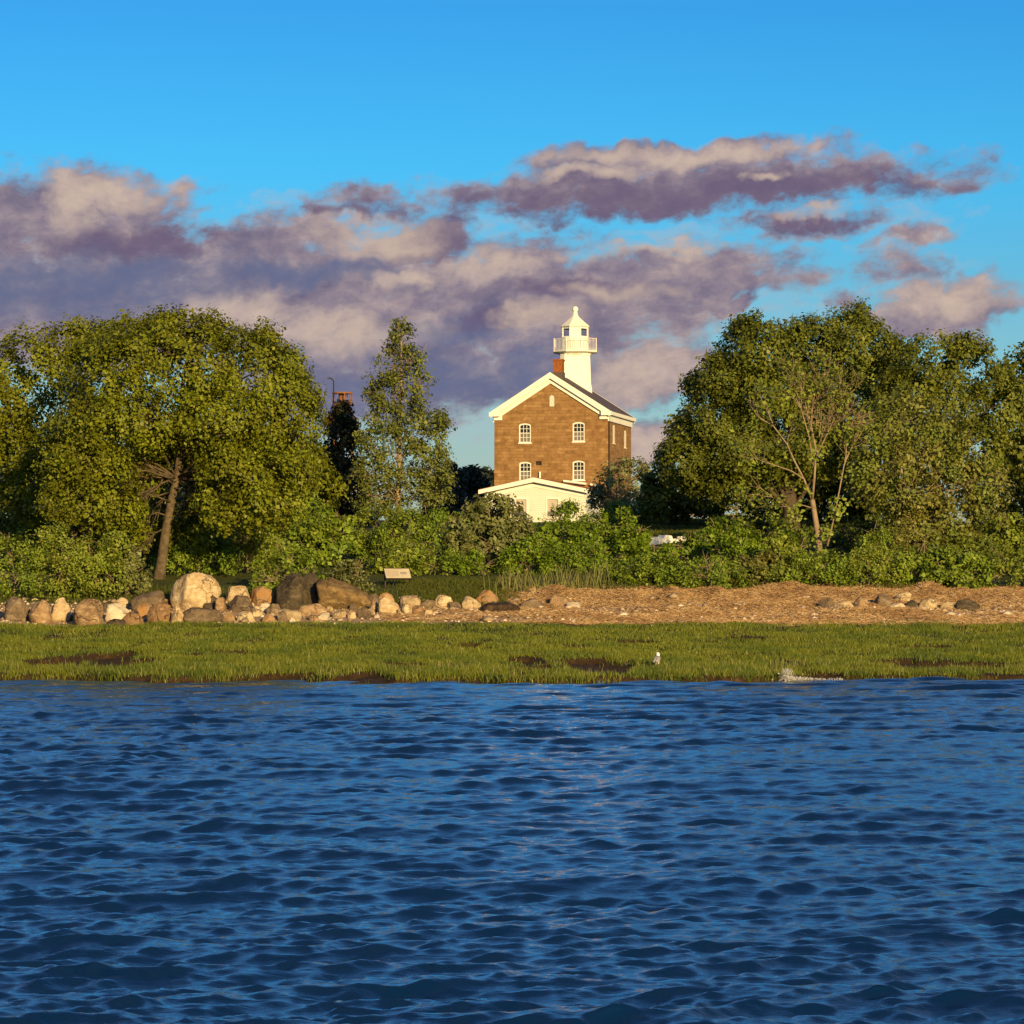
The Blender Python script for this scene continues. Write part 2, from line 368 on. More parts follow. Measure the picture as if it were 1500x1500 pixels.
def stone_wall_mat():
    m = bpy.data.materials.new('brown_sandstone'); m.use_nodes = True; N = NT(m.node_tree)
    b = m.node_tree.nodes['Principled BSDF']; b.inputs['Roughness'].default_value = 0.9; b.inputs['Specular IOR Level'].default_value = 0.15
    tc = N.n('ShaderNodeTexCoord').outputs['Object']; s = N.n('ShaderNodeSeparateXYZ'); N.put(s.inputs[0], tc)
    cb = N.n('ShaderNodeCombineXYZ'); N.put(cb.inputs[0], N.m('ADD', s.outputs[0], s.outputs[1])); N.put(cb.inputs[1], s.outputs[2])
    wob = N.v('ADD', cb.outputs[0], N.v('MULTIPLY', N.v('SUBTRACT', N.noise(tc, 1.3, 3, 0.6, 'Color'), (0.5, 0.5, 0.5)), (0.18, 0.10, 0)))
    br = N.n('ShaderNodeTexBrick'); N.put(br.inputs['Vector'], wob)
    br.offset = 0.43; br.squash = 1.35; br.squash_frequency = 3
    br.inputs['Scale'].default_value = 1.0; br.inputs['Brick Width'].default_value = 0.52; br.inputs['Row Height'].default_value = 0.235
    br.inputs['Mortar Size'].default_value = 0.018; br.inputs['Mortar Smooth'].default_value = 0.6
    br.inputs['Color1'].default_value = (0, 0, 0, 1); br.inputs['Color2'].default_value = (1, 1, 1, 1); br.inputs['Mortar'].default_value = (0.5, 0.5, 0.5, 1)
    br.inputs['Bias'].default_value = 0.0
    f = N.m('ADD', N.m('MULTIPLY', br.outputs['Color'], 0.42), N.m('MULTIPLY_ADD', N.noise(tc, 2.1, 8, 0.78), 1.9, -0.66))
    col = N.ramp(f, [(0.0, (0.12, 0.060, 0.022)), (0.28, (0.215, 0.115, 0.043)), (0.6, (0.285, 0.162, 0.062)), (0.85, (0.35, 0.21, 0.088)), (1.0, (0.46, 0.29, 0.14))])
    col = N.mix(N.m('MULTIPLY', br.outputs['Fac'], 0.5), col, (0.24, 0.15, 0.08))
    st = N.smooth(N.noise(N.v('MULTIPLY', tc, (1.6, 1.6, 0.25)), 0.8, 4, 0.6), 0.55, 0.75)
    col = N.mix(N.m('MULTIPLY', st, 0.45), col, (0.14, 0.07, 0.03))
    N.put(b.inputs['Base Color'], col)
    bp = N.n('ShaderNodeBump'); bp.inputs['Strength'].default_value = 0.6; bp.inputs['Distance'].default_value = 0.03
    N.put(bp.inputs['Height'], N.m('ADD', N.m('MULTIPLY', br.outputs['Fac'], -1.0), N.noise(tc, 5, 5, 0.6)))
    N.put(b.inputs['Normal'], bp.outputs[0]); return m


def clapboard_mat():
    m = bpy.data.materials.new('white_clapboard'); m.use_nodes = True; N = NT(m.node_tree)
    b = m.node_tree.nodes['Principled BSDF']; b.inputs['Roughness'].default_value = 0.6
    tc = N.n('ShaderNodeTexCoord').outputs['Object']; s = N.n('ShaderNodeSeparateXYZ'); N.put(s.inputs[0], tc)
    saw = N.m('FRACT', N.m('MULTIPLY', s.outputs[2], 1 / 0.14))
    N.put(b.inputs['Base Color'], N.mix(N.smooth(N.noise(tc, 1.1, 4, 0.6), 0.5, 0.8), (0.81, 0.78, 0.66), (0.73, 0.67, 0.54)))
    bp = N.n('ShaderNodeBump'); bp.inputs['Strength'].default_value = 0.9; bp.inputs['Distance'].default_value = 0.05
    N.put(bp.inputs['Height'], saw); N.put(b.inputs['Normal'], bp.outputs[0]); return m


def shingle_mat():
    m = bpy.data.materials.new('dark_shingles'); m.use_nodes = True; N = NT(m.node_tree)
    b = m.node_tree.nodes['Principled BSDF']; b.inputs['Roughness'].default_value = 0.85
    tc = N.n('ShaderNodeTexCoord').outputs['Object']; s = N.n('ShaderNodeSeparateXYZ'); N.put(s.inputs[0], tc)
    cb = N.n('ShaderNodeCombineXYZ'); N.put(cb.inputs[0], s.outputs[1]); N.put(cb.inputs[1], s.outputs[2])
    br = N.n('ShaderNodeTexBrick'); N.put(br.inputs['Vector'], cb.outputs[0])
    br.inputs['Scale'].default_value = 1; br.inputs['Brick Width'].default_value = 0.3; br.inputs['Row Height'].default_value = 0.11
    br.inputs['Mortar Size'].default_value = 0.008
    br.inputs['Color1'].default_value = (0.070, 0.048, 0.050, 1); br.inputs['Color2'].default_value = (0.105, 0.072, 0.068, 1); br.inputs['Mortar'].default_value = (0.03, 0.02, 0.02, 1)
    N.put(b.inputs['Base Color'], br.outputs['Color']); return m


M['stone'] = stone_wall_mat(); M['clap'] = clapboard_mat(); M['shingle'] = shingle_mat()


def rockmat(name, a, bcol, c=None):
    m = bpy.data.materials.new(name); m.use_nodes = True; N = NT(m.node_tree)
    b = m.node_tree.nodes['Principled BSDF']; b.inputs['Roughness'].default_value = 0.9; b.inputs['Specular IOR Level'].default_value = 0.15
    tc = N.n('ShaderNodeTexCoord').outputs['Object']
    ri = N.n('ShaderNodeObjectInfo').outputs['Random']
    off = N.v('ADD', tc, N.v('MULTIPLY', (37.0, 11.0, 5.0), (1, 1, 1)))
    cbn = N.n('ShaderNodeCombineXYZ'); N.put(cbn.inputs[0], N.m('MULTIPLY', ri, 40)); N.put(cbn.inputs[1], N.m('MULTIPLY', ri, 17))
    off = N.v('ADD', tc, cbn.outputs[0])
    col = N.mix(N.smooth(N.noise(off, 2.3, 8, 0.75), 0.40, 0.60), a, bcol)
    if c: col = N.mix(N.smooth(N.noise(N.v('MULTIPLY', off, (1, 1, 2.5)), 2.6, 5, 0.7), 0.52, 0.66), col, c)
    sp = N.smooth(N.noise(off, 14, 4, 0.7), 0.60, 0.72)
    col = N.mix(N.m('MULTIPLY', sp, 0.5), col, (a[0] * 0.35, a[1] * 0.33, a[2] * 0.33))
    vo = N.n('ShaderNodeTexVoronoi', feature='DISTANCE_TO_EDGE'); vo.inputs['Scale'].default_value = 1.25
    N.put(vo.inputs['Vector'], N.v('ADD', off, N.v('MULTIPLY', N.noise(off, 2.2, 4, 0.6, 'Color'), (0.9, 0.9, 0.9))))
    crack = N.m('SUBTRACT', 1.0, N.smooth(vo.outputs['Distance'], 0.0, 0.028))
    crack = N.m('MULTIPLY', crack, N.smooth(N.noise(off, 1.1, 3, 0.5), 0.46, 0.62))
    col = N.mix(N.m('MULTIPLY', crack, 0.65), col, (a[0] * 0.25, a[1] * 0.23, a[2] * 0.22))
    k = N.m('MULTIPLY_ADD', ri, 0.35, 0.82)
    kc = N.n('ShaderNodeCombineXYZ')
    for i in range(3): N.put(kc.inputs[i], k)
    N.put(b.inputs['Base Color'], N.mix(1.0, col, kc.outputs[0], 'MULTIPLY'))
    bp = N.n('ShaderNodeBump'); bp.inputs['Strength'].default_value = 1.0; bp.inputs['Distance'].default_value = 0.10
    N.put(bp.inputs['Height'], N.m('SUBTRACT', N.noise(off, 4.5, 9, 0.75), N.m('MULTIPLY', crack, 0.8))); N.put(b.inputs['Normal'], bp.outputs[0]); return m


ROCK = {'cream': rockmat('cream_rock', (0.56, 0.426, 0.246), (0.37, 0.258, 0.134), (0.65, 0.526, 0.347)),
        'white': rockmat('white_rock', (0.66, 0.55, 0.396), (0.528, 0.44, 0.308)),
        'tan': rockmat('tan_rock', (0.402, 0.265, 0.144), (0.253, 0.161, 0.086), (0.529, 0.38, 0.218)),
        'orange': rockmat('orange_rock', (0.462, 0.259, 0.105), (0.374, 0.242, 0.132), (0.528, 0.231, 0.055)),
        'brown': rockmat('brown_rock', (0.276, 0.168, 0.086), (0.156, 0.094, 0.05), (0.408, 0.252, 0.132)),
        'grey': rockmat('grey_rock', (0.21, 0.150, 0.092), (0.125, 0.090, 0.058), (0.28, 0.21, 0.135)),
        'dark': rockmat('dark_rock', (0.095, 0.074, 0.046), (0.052, 0.041, 0.028), (0.15, 0.115, 0.070)),
        'ochre': rockmat('ochre_rock', (0.23, 0.148, 0.062), (0.13, 0.082, 0.038), (0.31, 0.22, 0.105))}

# ------------------------------------------------------------------ terrain
EDGE_PX = [(-400, 997), (0, 995), (84, 995), (160, 997), (230, 1000), (300, 998), (350, 996), (430, 997), (500, 1000), (545, 1003), (620, 999), (740, 1000), (860, 1001), (900, 1001), (1000, 1000), (1100, 998), (1180, 997), (1240, 996), (1415, 996), (1500, 996), (1900, 997)]
_ex = np.array([(px - 750) / F * 100 for px, _ in EDGE_PX]); _ey = np.array([F * CAMZ / (py - HY) for _, py in EDGE_PX])
_pd = np.array([0, 4, 8, 16, 25, 28, 31, 35, 50, 72, 80, 100, 146, 200, 300, 420, 600])
_pz = np.array([0.13, 0.34, 0.50, 0.98, 1.58, 1.95, 2.42, 3.05, 4.2, 5.75, 6.25, 7.15, 7.7, 7.7, 5.0, -1.0, -3])


def edge_d(x):
    return np.interp(x, _ex, _ey) + 0.5 * fbm2(np.asarray(x) * 0.7, np.asarray(x) * 0 + 3.3, 5, 5) + 0.12 * vnoise(np.asarray(x) * 3.1, np.asarray(x) * 0, 0, 9)


MUD = []        # (cx, cy, rx, ry, depth) world ellipses
MOUND = []      # straw mounds (cx, cy, rx, ry, height)


def base_h(x, y):
    e = edge_d(x); t = y - e
    tt = np.where(t > 30, y - 100, t + (100 - e) * 0 + np.clip(t / 30, 0, 1) * (e - 100))
    z = np.interp(tt, _pd, _pz)
    z = z + 0.05 * fbm2(x * 0.35, y * 0.35, 3, 4) * np.clip(t / 3, 0, 1) + np.clip((t - 32) / 10, 0, 1) * 0.15 * fbm2(x * 0.1, y * 0.1, 7, 3)
    z = np.where(t < 0.0, -0.05 + t * 1.2, np.where(t < 0.35, -0.05 + (z + 0.05) * np.clip(t / 0.35, 0, 1), z))
    side = np.clip((np.abs(x) - 190) / 60, 0, 1)
    return np.maximum(z - side * 12, -3.0)


def mud_mask(x, y):
    m = np.zeros(np.shape(x)) - 9.0
    nz = 0.75 * fbm2(np.asarray(x) * 0.9, np.asarray(y) * 0.75, 21, 5)
    for cx, cy, rx, ry, dp in MUD:
        m = np.maximum(m, 1 - ((x - cx) / rx) ** 2 - ((y - cy) / ry) ** 2 + nz)
    return m


def height(x, y):
    x = np.asarray(x, float); y = np.asarray(y, float)
    z = base_h(x, y)
    if MUD: z = z - 0.16 * np.clip(mud_mask(x, y) * 2.5, 0, 1)
    for cx, cy, rx, ry, h in MOUND:
        q = ((x - cx) / rx) ** 2 + ((y - cy) / ry) ** 2
        z = z + h * np.exp(-q * 1.6) * (1 + 0.35 * vnoise(x * 2.2, y * 2.2, 0, 33))
    return z


def solve_d(px, py, hf=base_h, lo=96.0, hi=300.0):
    d = np.arange(lo, hi, 0.05); x = (px - 750) / F * d
    rows = HY - (hf(x, d) - CAMZ) / d * F
    k = np.nonzero(rows <= py)[0]
    return float(d[k[0]]) if len(k) else hi


def W(px, py, d): return Vector(((px - 750) / F * d, d, CAMZ + (HY - py) / F * d))
def X(px, d): return (px - 750) / F * d


for px0, px1, py0, py1 in [(110, 150, 947, 951), (300, 380, 953, 957), (480, 560, 958, 961), (900, 960, 938, 942), (1050, 1130, 932, 936), (1300, 1400, 945, 949), (560, 640, 970, 975), (735, 830, 966, 988), (800, 940, 963, 986), (84, 235, 955, 972), (40, 140, 960, 976), (100, 270, 967, 978), (1262, 1440, 964, 977),
                           (740, 800, 962, 976), (660, 720, 941, 949), (820, 870, 944, 950), (350, 480, 986, 1000), (450, 620, 984, 1004), (860, 1000, 991, 1003), (1000, 1120, 990, 1000),
                           (1170, 1245, 984, 997), (1040, 1140, 958, 962), (1390, 1480, 968, 978), (270, 300, 956, 962), (150, 240, 992, 1000)]:
    d0 = solve_d(0.5 * (px0 + px1), py1); d1 = solve_d(0.5 * (px0 + px1), py0); cy = 0.5 * (d0 + d1)
    MUD.append((X(0.5 * (px0 + px1), cy), cy - 0.4, 0.5 * (px1 - px0) / F * cy * 1.05, max(0.5 * (d1 - d0), 0.5) * 1.05, 0.15))
for px, py, wpx, hpx in [(815, 880, 90, 18), (860, 874, 60, 8), (985, 878, 55, 15), (930, 876, 40, 7), (1060, 877, 70, 13), (1150, 872, 120, 15), (1265, 876, 50, 10), (1357, 868, 60, 12), (1410, 872, 50, 7), (1225, 872, 60, 6),
                         (1040, 872, 60, 6), (900, 874, 60, 6), (1470, 872, 60, 8), (1100, 892, 160, 4), (1290, 897, 160, 5), (980, 893, 160, 4)]:
    d = solve_d(px, py); MOUND.append((X(px, d), d, wpx / 2 / F * d, 0.9, hpx / F * d * 0.9))


def build_ground():
    xs = np.concatenate([np.arange(-320, -34, 4.0), np.arange(-34, 34.01, 0.17), np.arange(38, 321, 4.0)])
    ys = np.concatenate([np.arange(93, 137, 0.14), np.arange(137, 180, 0.7), np.arange(180, 720, 6.0)])
    gx, gy = np.meshgrid(xs, ys); z = height(gx, gy)
    nx, ny = len(xs), len(ys)
    v = np.stack([gx, gy, z], -1).reshape(-1, 3)
    i = np.arange(nx * ny).reshape(ny, nx)
    f = np.stack([i[:-1, :-1], i[:-1, 1:], i[1:, 1:], i[1:, :-1]], -1).reshape(-1, 4)
    m = bpy.data.materials.new('ground'); m.use_nodes = True; N = NT(m.node_tree)
    b = m.node_tree.nodes['Principled BSDF']; b.inputs['Roughness'].default_value = 0.9; b.inputs['Specular IOR Level'].default_value = 0.15
    tc = N.n('ShaderNodeTexCoord').outputs['Object']; s = N.n('ShaderNodeSeparateXYZ'); N.put(s.inputs[0], tc)
    n1 = N.noise(tc, 0.5, 5, 0.6); n2 = N.noise(N.v('MULTIPLY', tc, (1, 0.6, 1)), 3.0, 6, 0.7)
    yy = N.m('ADD', s.outputs[1], N.m('MULTIPLY_ADD', n1, 2.6, -1.3))
    mud = N.ramp(n2, [(0.3, (0.022, 0.013, 0.006)), (0.55, (0.055, 0.031, 0.012)), (0.75, (0.11, 0.066, 0.026))])
    sand = N.ramp(N.m('ADD', N.m('MULTIPLY', n2, 0.6), N.m('MULTIPLY', n1, 0.4)), [(0.30, (0.13, 0.08, 0.04)), (0.42, (0.28, 0.185, 0.105)), (0.54, (0.40, 0.285, 0.175)), (0.7, (0.52, 0.40, 0.27))])
    soil = N.ramp(n2, [(0.3, (0.035, 0.045, 0.010)), (0.7, (0.09, 0.10, 0.022))])
    c = N.mix(N.smooth(yy, 123.6, 125.0), mud, sand)
    lim = N.m('MULTIPLY', N.smooth(s.outputs[0], -4.0, 0.5), 3.2)
    y2 = N.m('SUBTRACT', yy, lim)
    c = N.mix(N.smooth(y2, 129.6, 130.8), c, soil)
    N.put(b.inputs['Base Color'], c)
    bp = N.n('ShaderNodeBump'); bp.inputs['Strength'].default_value = 0.8; bp.inputs['Distance'].default_value = 0.06
    N.put(bp.inputs['Height'], n2); N.put(b.inputs['Normal'], bp.outputs[0])
    tag(mesh('ground', v, f, m, smooth=True), kind='structure')


build_ground()


def build_water():
    rng = np.random.default_rng(4)
    dist = [7.0]
    while dist[-1] < 112: dist.append(dist[-1] * 1.0019)
    dist = np.array(dist)
    ang = np.concatenate([np.linspace(-0.62, -0.18, 110)[:-1], np.linspace(-0.18, 0.18, 560), np.linspace(0.18, 0.62, 110)[1:]])
    A, D = np.meshgrid(ang, dist)
    x = np.tan(A) * D; y = D.copy(); z = np.zeros_like(x); dx = np.zeros_like(x); dy = np.zeros_like(x)
    cell = D * 0.0019
    lams = np.exp(np.linspace(math.log(0.13), math.log(4.5), 100))
    gust = 1 + 0.45 * vnoise(x * 0.09, y * 0.06, 0, 71)
    for lam in lams:
        k = 2 * math.pi / lam
        th = -math.pi / 2 + 0.18 + rng.normal(0, 0.28 if lam > 1.0 else 0.48)     # travelling toward the boat, a little to the right
        st = (0.078 if lam < 0.30 else 0.064 if lam < 0.6 else 0.042 if lam < 1.2 else 0.028 if lam < 3.0 else 0.018) * rng.uniform(0.5, 1.4)
        a = st / k; ph = rng.uniform(0, 6.283)
        fade = np.clip((lam / cell - 2.0) / 2.2, 0, 1) * gust
        g1, g2 = rng.uniform(0.10, 0.30, 2); q1, q2 = rng.uniform(0, 6.283, 2); tt = rng.uniform(-0.6, 0.6)
        # every component comes and goes in groups, so crests are short
        fade = fade * (0.60 + 0.70 * np.sin(k * g1 * (x + tt * y) + q1) * np.sin(k * g2 * (y - tt * x) * 0.7 + q2))
        arg = k * (math.cos(th) * x + math.sin(th) * y) + ph
        c, sn = np.cos(arg), np.sin(arg)
        z += a * (c + 0.22 * np.cos(2 * arg - 0.9)) * fade; q = 0.9     # crests lean forward a little
        dx -= q * a * math.cos(th) * sn * fade; dy -= q * a * math.sin(th) * sn * fade
    v = np.stack([x + dx, y + dy, z - 0.02], -1).reshape(-1, 3)
    ny, nx = x.shape; i = np.arange(nx * ny).reshape(ny, nx)
    f = np.stack([i[:-1, :-1], i[:-1, 1:], i[1:, 1:], i[1:, :-1]], -1).reshape(-1, 4)
    m = bpy.data.materials.new('sea_water'); m.use_nodes = True; N = NT(m.node_tree)
    b = m.node_tree.nodes['Principled BSDF']
    b.inputs['Base Color'].default_value = WATER_COL; b.inputs['Roughness'].default_value = 0.06
    b.inputs['IOR'].default_value = 1.62; b.inputs['Specular Tint'].default_value = WATER_TINT
    tc = N.n('ShaderNodeTexCoord').outputs['Object']
    h = N.m('ADD', N.noise(N.v('MULTIPLY', tc, (0.75, 1.9, 1)), 4.0, 6, 0.65, dist=0.3), N.m('MULTIPLY', N.noise(N.v('MULTIPLY', tc, (0.8, 1.6, 1)), 11, 4, 0.6), 0.35))
    bp = N.n('ShaderNodeBump'); bp.inputs["Strength"].default_value = 0.45; bp.inputs["Distance"].default_value = 0.03
    N.put(bp.inputs['Height'], h); N.put(b.inputs['Normal'], bp.outputs[0])
    tag(mesh('water', v, f, m, smooth=True), kind='structure')
    o = mesh('sea', [(-6000, -6000, -0.9), (6000, -6000, -0.9), (6000, 9000, -0.9), (-6000, 9000, -0.9)], [(0, 1, 2, 3)], m); tag(o, kind='structure')


WATER_COL = (0.0015, 0.015, 0.058, 1); WATER_TINT = (0.42, 0.90, 1.0, 1)
build_water()

# ------------------------------------------------------------------ the lighthouse (stone dwelling with a tower on its roof)
HD = 246.0; HZ = 7.6
hx = X(807, HD)
ROT = R(-12.5)


def hz(py, d=HD): return CAMZ + (HY - py) / F * d - HZ     # photo row at distance d -> height above the house base


def apply_bool(o, cutter):
    md = o.modifiers.new('cut', 'BOOLEAN'); md.operation = 'DIFFERENCE'; md.object = cutter; md.solver = 'EXACT'
    bpy.context.view_layer.update()
    dg = bpy.context.evaluated_depsgraph_get()
    me = bpy.data.meshes.new_from_object(o.evaluated_get(dg)); o.modifiers.clear()
    old = o.data; o.data = me; bpy.data.meshes.remove(old)
    cm = cutter.data; bpy.data.objects.remove(cutter); bpy.data.meshes.remove(cm)


def arch(cx, z0, w, h, rise, n=8):
    """outline of an opening with a segmental head, counter-clockwise"""
    p = [(cx - w / 2, z0), (cx + w / 2, z0)]
    for k in range(n + 1):
        t = k / n; p.append((cx + w / 2 - w * t, z0 + h - rise + rise * math.sin(math.pi * t) ** 0.8 if 0 < t < 1 else z0 + h - rise))
    return p


def sash_window(parent, cx, z0, w, h, yface, M4=None, rise=0.12, rows=4, label=None):
    """white frame in the wall opening (faces -y), panes and glazing bars"""
    fw = 0.085
    f = MB(); f.ring(arch(cx, z0, w, h, rise), arch(cx, z0 + fw, w - 2 * fw, h - 2 * fw - 0.03, rise * 0.7), yface + 0.03, yface + 0.16)
    f.box(cx - w / 2 - 0.05, cx + w / 2 + 0.05, yface - 0.05, yface + 0.03, z0 - 0.06, z0 + 0.03)
    fo = f.build('window', M['white'], parent)
    g = MB(); iw = w - 2 * fw; zm = z0 + h * 0.48
    g.prism(arch(cx, zm, iw + 0.06, z0 + h - fw - 0.02 - zm, rise * 0.7), yface + 0.11, yface + 0.13); g.build('upper_pane', M['glass'], fo)
    g = MB(); g.box(cx - iw / 2 - 0.03, cx + iw / 2 + 0.03, yface + 0.115, yface + 0.135, z0 + fw - 0.03, zm); g.build('lower_pane', M['glass_low'], fo)
    b = MB(); bw = 0.016
    for k in (1, 2):
        xx = cx - iw / 2 + iw * k / 3; b.box(xx - bw, xx + bw, yface + 0.07, yface + 0.108, z0 + fw, z0 + h - fw - 0.05)
    for k in range(1, rows):
        zz = z0 + fw + (h - 2 * fw) * k / rows; t = 0.028 if k == rows // 2 else bw
        b.box(cx - iw / 2, cx + iw / 2, yface + 0.06, yface + 0.107, zz - t, zz + t)
    b.build('glazing_bars', M['white'], fo)
    return fo


def build_lighthouse():
    root = empty('lighthouse', (hx, HD, HZ), ROT)
    tag(root, 'two storey brown stone lighthouse with white trim and a white lantern tower on its ridge', 'lighthouse')
    Wd = 166 / 19.51 / math.cos(ROT); hw = Wd / 2; Dp = 9.6
    ze = hz(603.5)                # eave and apex of the stone gable under the roof
    slope = 0.640
    wall = MB(); wall.prism([(-hw, -2.5), (hw, -2.5), (hw, ze), (0, ze + slope * hw), (-hw, ze)], 0, Dp)
    wo = wall.build('wall', M['stone'], root)
    kx = 1 / 19.51 / math.cos(ROT)
    wins = [((769 - 807) * kx, hz(648.5), 0.92, hz(619.5) - hz(648.5)), ((847.5 - 807) * kx, hz(647.5), 0.92, hz(618.5) - hz(647.5)),
            ((769.5 - 807) * kx, hz(704.5), 0.92, hz(676) - hz(704.5)), ((847.5 - 807) * kx, hz(704), 0.92, hz(675) - hz(704))]
    att = ((808.5 - 807) * kx, hz(595.5), 0.40, hz(578.5) - hz(595.5))
    cut = MB()
    for cx, z0, w, h in wins: cut.prism(arch(cx, z0, w, h, 0.12), -0.5, 0.25)
    cut.prism(arch(*att, 0.14), -0.5, 0.2)
    side = [(2.4, 0.95, hz(648.5), hz(621)), (7.1, 0.95, hz(651), hz(624.5))]
    vent = ((789 - 807) * kx, hz(681.5), 0.45, 0.32)
    cut.box(vent[0] - vent[2] / 2, vent[0] + vent[2] / 2, -0.5, 0.3, vent[1], vent[1] + vent[3])
    for y, w, z0, z1 in side: cut.box(hw - 0.18, hw + 0.5, y - w / 2, y + w / 2, z0, z1)
    apply_bool(wo, cut.build('cutter', M['stone'], root))
    for w in wins: sash_window(root, *w, 0.0)
    a = MB(); a.prism(arch(att[0], att[1] + 0.01, att[2] - 0.02, att[3] - 0.02, 0.14), 0.04, 0.12); a.build('attic_shutter', M['shade'], root)
    for y, w, z0, z1 in side:
        s = MB(); s.box(hw - 0.10, hw - 0.03, y - w / 2 + 0.01, y + w / 2 - 0.01, z0 + 0.01, z1 - 0.01)
        s.box(hw - 0.03, hw + 0.05, y - w / 2 - 0.04, y + w / 2 + 0.04, z0 - 0.05, z0 + 0.03)
        s.build('window_shutter', M['cream'], root)
    v = MB()
    for k in range(5): v.box(vent[0] - 0.2, vent[0] + 0.2, 0.05 + 0.0, 0.10, vent[1] + 0.03 + k * 0.06, vent[1] + 0.065 + k * 0.06)
    v.build('wall_vent', M['iron'], root)
    # lintels over the windows (slightly proud stone), and quoins at the corners
    for cx, z0, w, h in wins:
        l = MB(); l.box(cx - w / 2 - 0.14, cx + w / 2 + 0.14, -0.035, 0.0, z0 - 0.27, z0 - 0.07); l.build('stone_sill', M['stone'], root)
    p = MB(); p.tube([((791.5 - 807) * kx, -0.16, hz(712)), ((791.5 - 807) * kx, -0.16, hz(691))], 0.07, 8); p.build('vent_pipe', M['white'], root)
    # roof slabs
    ov = 0.20; front = -0.32; back = Dp + 0.45; th = 0.14
    zr = ze + slope * hw + 0.02
    for sgn in (-1, 1):
        r = MB(); xe = sgn * (hw + ov)
        poly = [(0, zr), (xe, zr - slope * (hw + ov)), (xe, zr - slope * (hw + ov) + th), (0, zr + th)]
        if sgn < 0: poly = poly[::-1]
        r.prism(poly, front, back); r.build('roof', M['shingle'], root)
    # white rake boards: outer fascia at the overhang, inner frieze on the wall, front and back
    for (y0, y1) in ((front - 0.05, front), (back, back + 0.05)):
        b = MB()
        for sgn in (-1, 1):
            xe = sgn * (hw + ov); z1 = zr - slope * (hw + ov)
            poly = [(0, zr - 0.30), (xe, z1 - 0.30), (xe, z1 + th + 0.02), (0, zr + th + 0.02)]
            if sgn < 0: poly = poly[::-1]
            b.prism(poly, y0, y1)
        b.build('bargeboard', M['white'], root)
    for y0, y1 in ((-0.14, 0.0), (Dp, Dp + 0.14)):
        b = MB()
        for sgn in (-1, 1):
            xe = sgn * (hw + 0.02); z1 = zr - slope * hw
            xi = sgn * (hw - 0.62); zi = zr - slope * (hw - 0.62)
            poly = [(0, zr - 0.66), (xi, zi - 0.66), (xi, z1 - 0.60), (xe, z1 - 0.60), (xe, z1 - 0.08), (0, zr - 0.08)]
            if sgn < 0: poly = poly[::-1]
            b.prism(poly, y0, y1)
        b.build('frieze_board', M['white'], root)
    b = MB()                                        # soffit boards under the rake overhang
    for sgn in (-1, 1):
        xe = sgn * (hw + ov); z1 = zr - slope * (hw + ov)
        poly = [(0, zr - 0.06), (xe, z1 - 0.06), (xe, z1 - 0.005), (0, zr - 0.005)]
        if sgn < 0: poly = poly[::-1]
        b.prism(poly, front, 0.0)
    b.build('soffit', M['white'], root)
    z1 = zr - slope * (hw + ov)
    for sgn in (-1, 1):                             # boxed cornice with short returns on the gable
        b = MB(); x0, x1 = sorted((sgn * (hw - 0.02), sgn * (hw + ov + 0.10)))
        b.box(x0, x1, front - 0.08, back + 0.08, z1 - 0.16, z1 + 0.10)
        x0, x1 = sorted((sgn * (hw - 0.45), sgn * (hw + ov + 0.12)))
        b.box(x0, x1, front - 0.10, front + 0.30, z1 - 0.20, z1 + 0.12)
        x0, x1 = sorted((sgn * (hw + 0.002), sgn * (hw + 0.10)))
        b.box(x0, x1, 0.0, Dp, z1 - 0.62, z1 - 0.17)
        b.build('cornice', M['white'], root)
    d = MB(); d.tube([(hw + 0.06, 0.15, z1 - 0.2), (hw + 0.06, 0.15, -2)], 0.06, 8); d.build('downspout', M['iron'], root)
    # chimney
    c0, c1 = (806.3 - 807) * kx, (819.5 - 807) * kx
    c = MB(); c.box(c0, c1, 1.0, 1.8, zr - 0.6, hz(530, 248)); c.box(c0 - 0.05, c1 + 0.05, 0.95, 1.85, hz(530, 248), hz(527.5, 248))
    ch = c.build('chimney', M['brick'], root)
    c = MB(); c.box(c0 - 0.05, c1 + 0.05, 0.93, 1.87, zr - 0.65, hz(546.5, 248)); c.build('chimney_flashing', M['lead'], ch)
    return root, Dp, zr, slope, hw


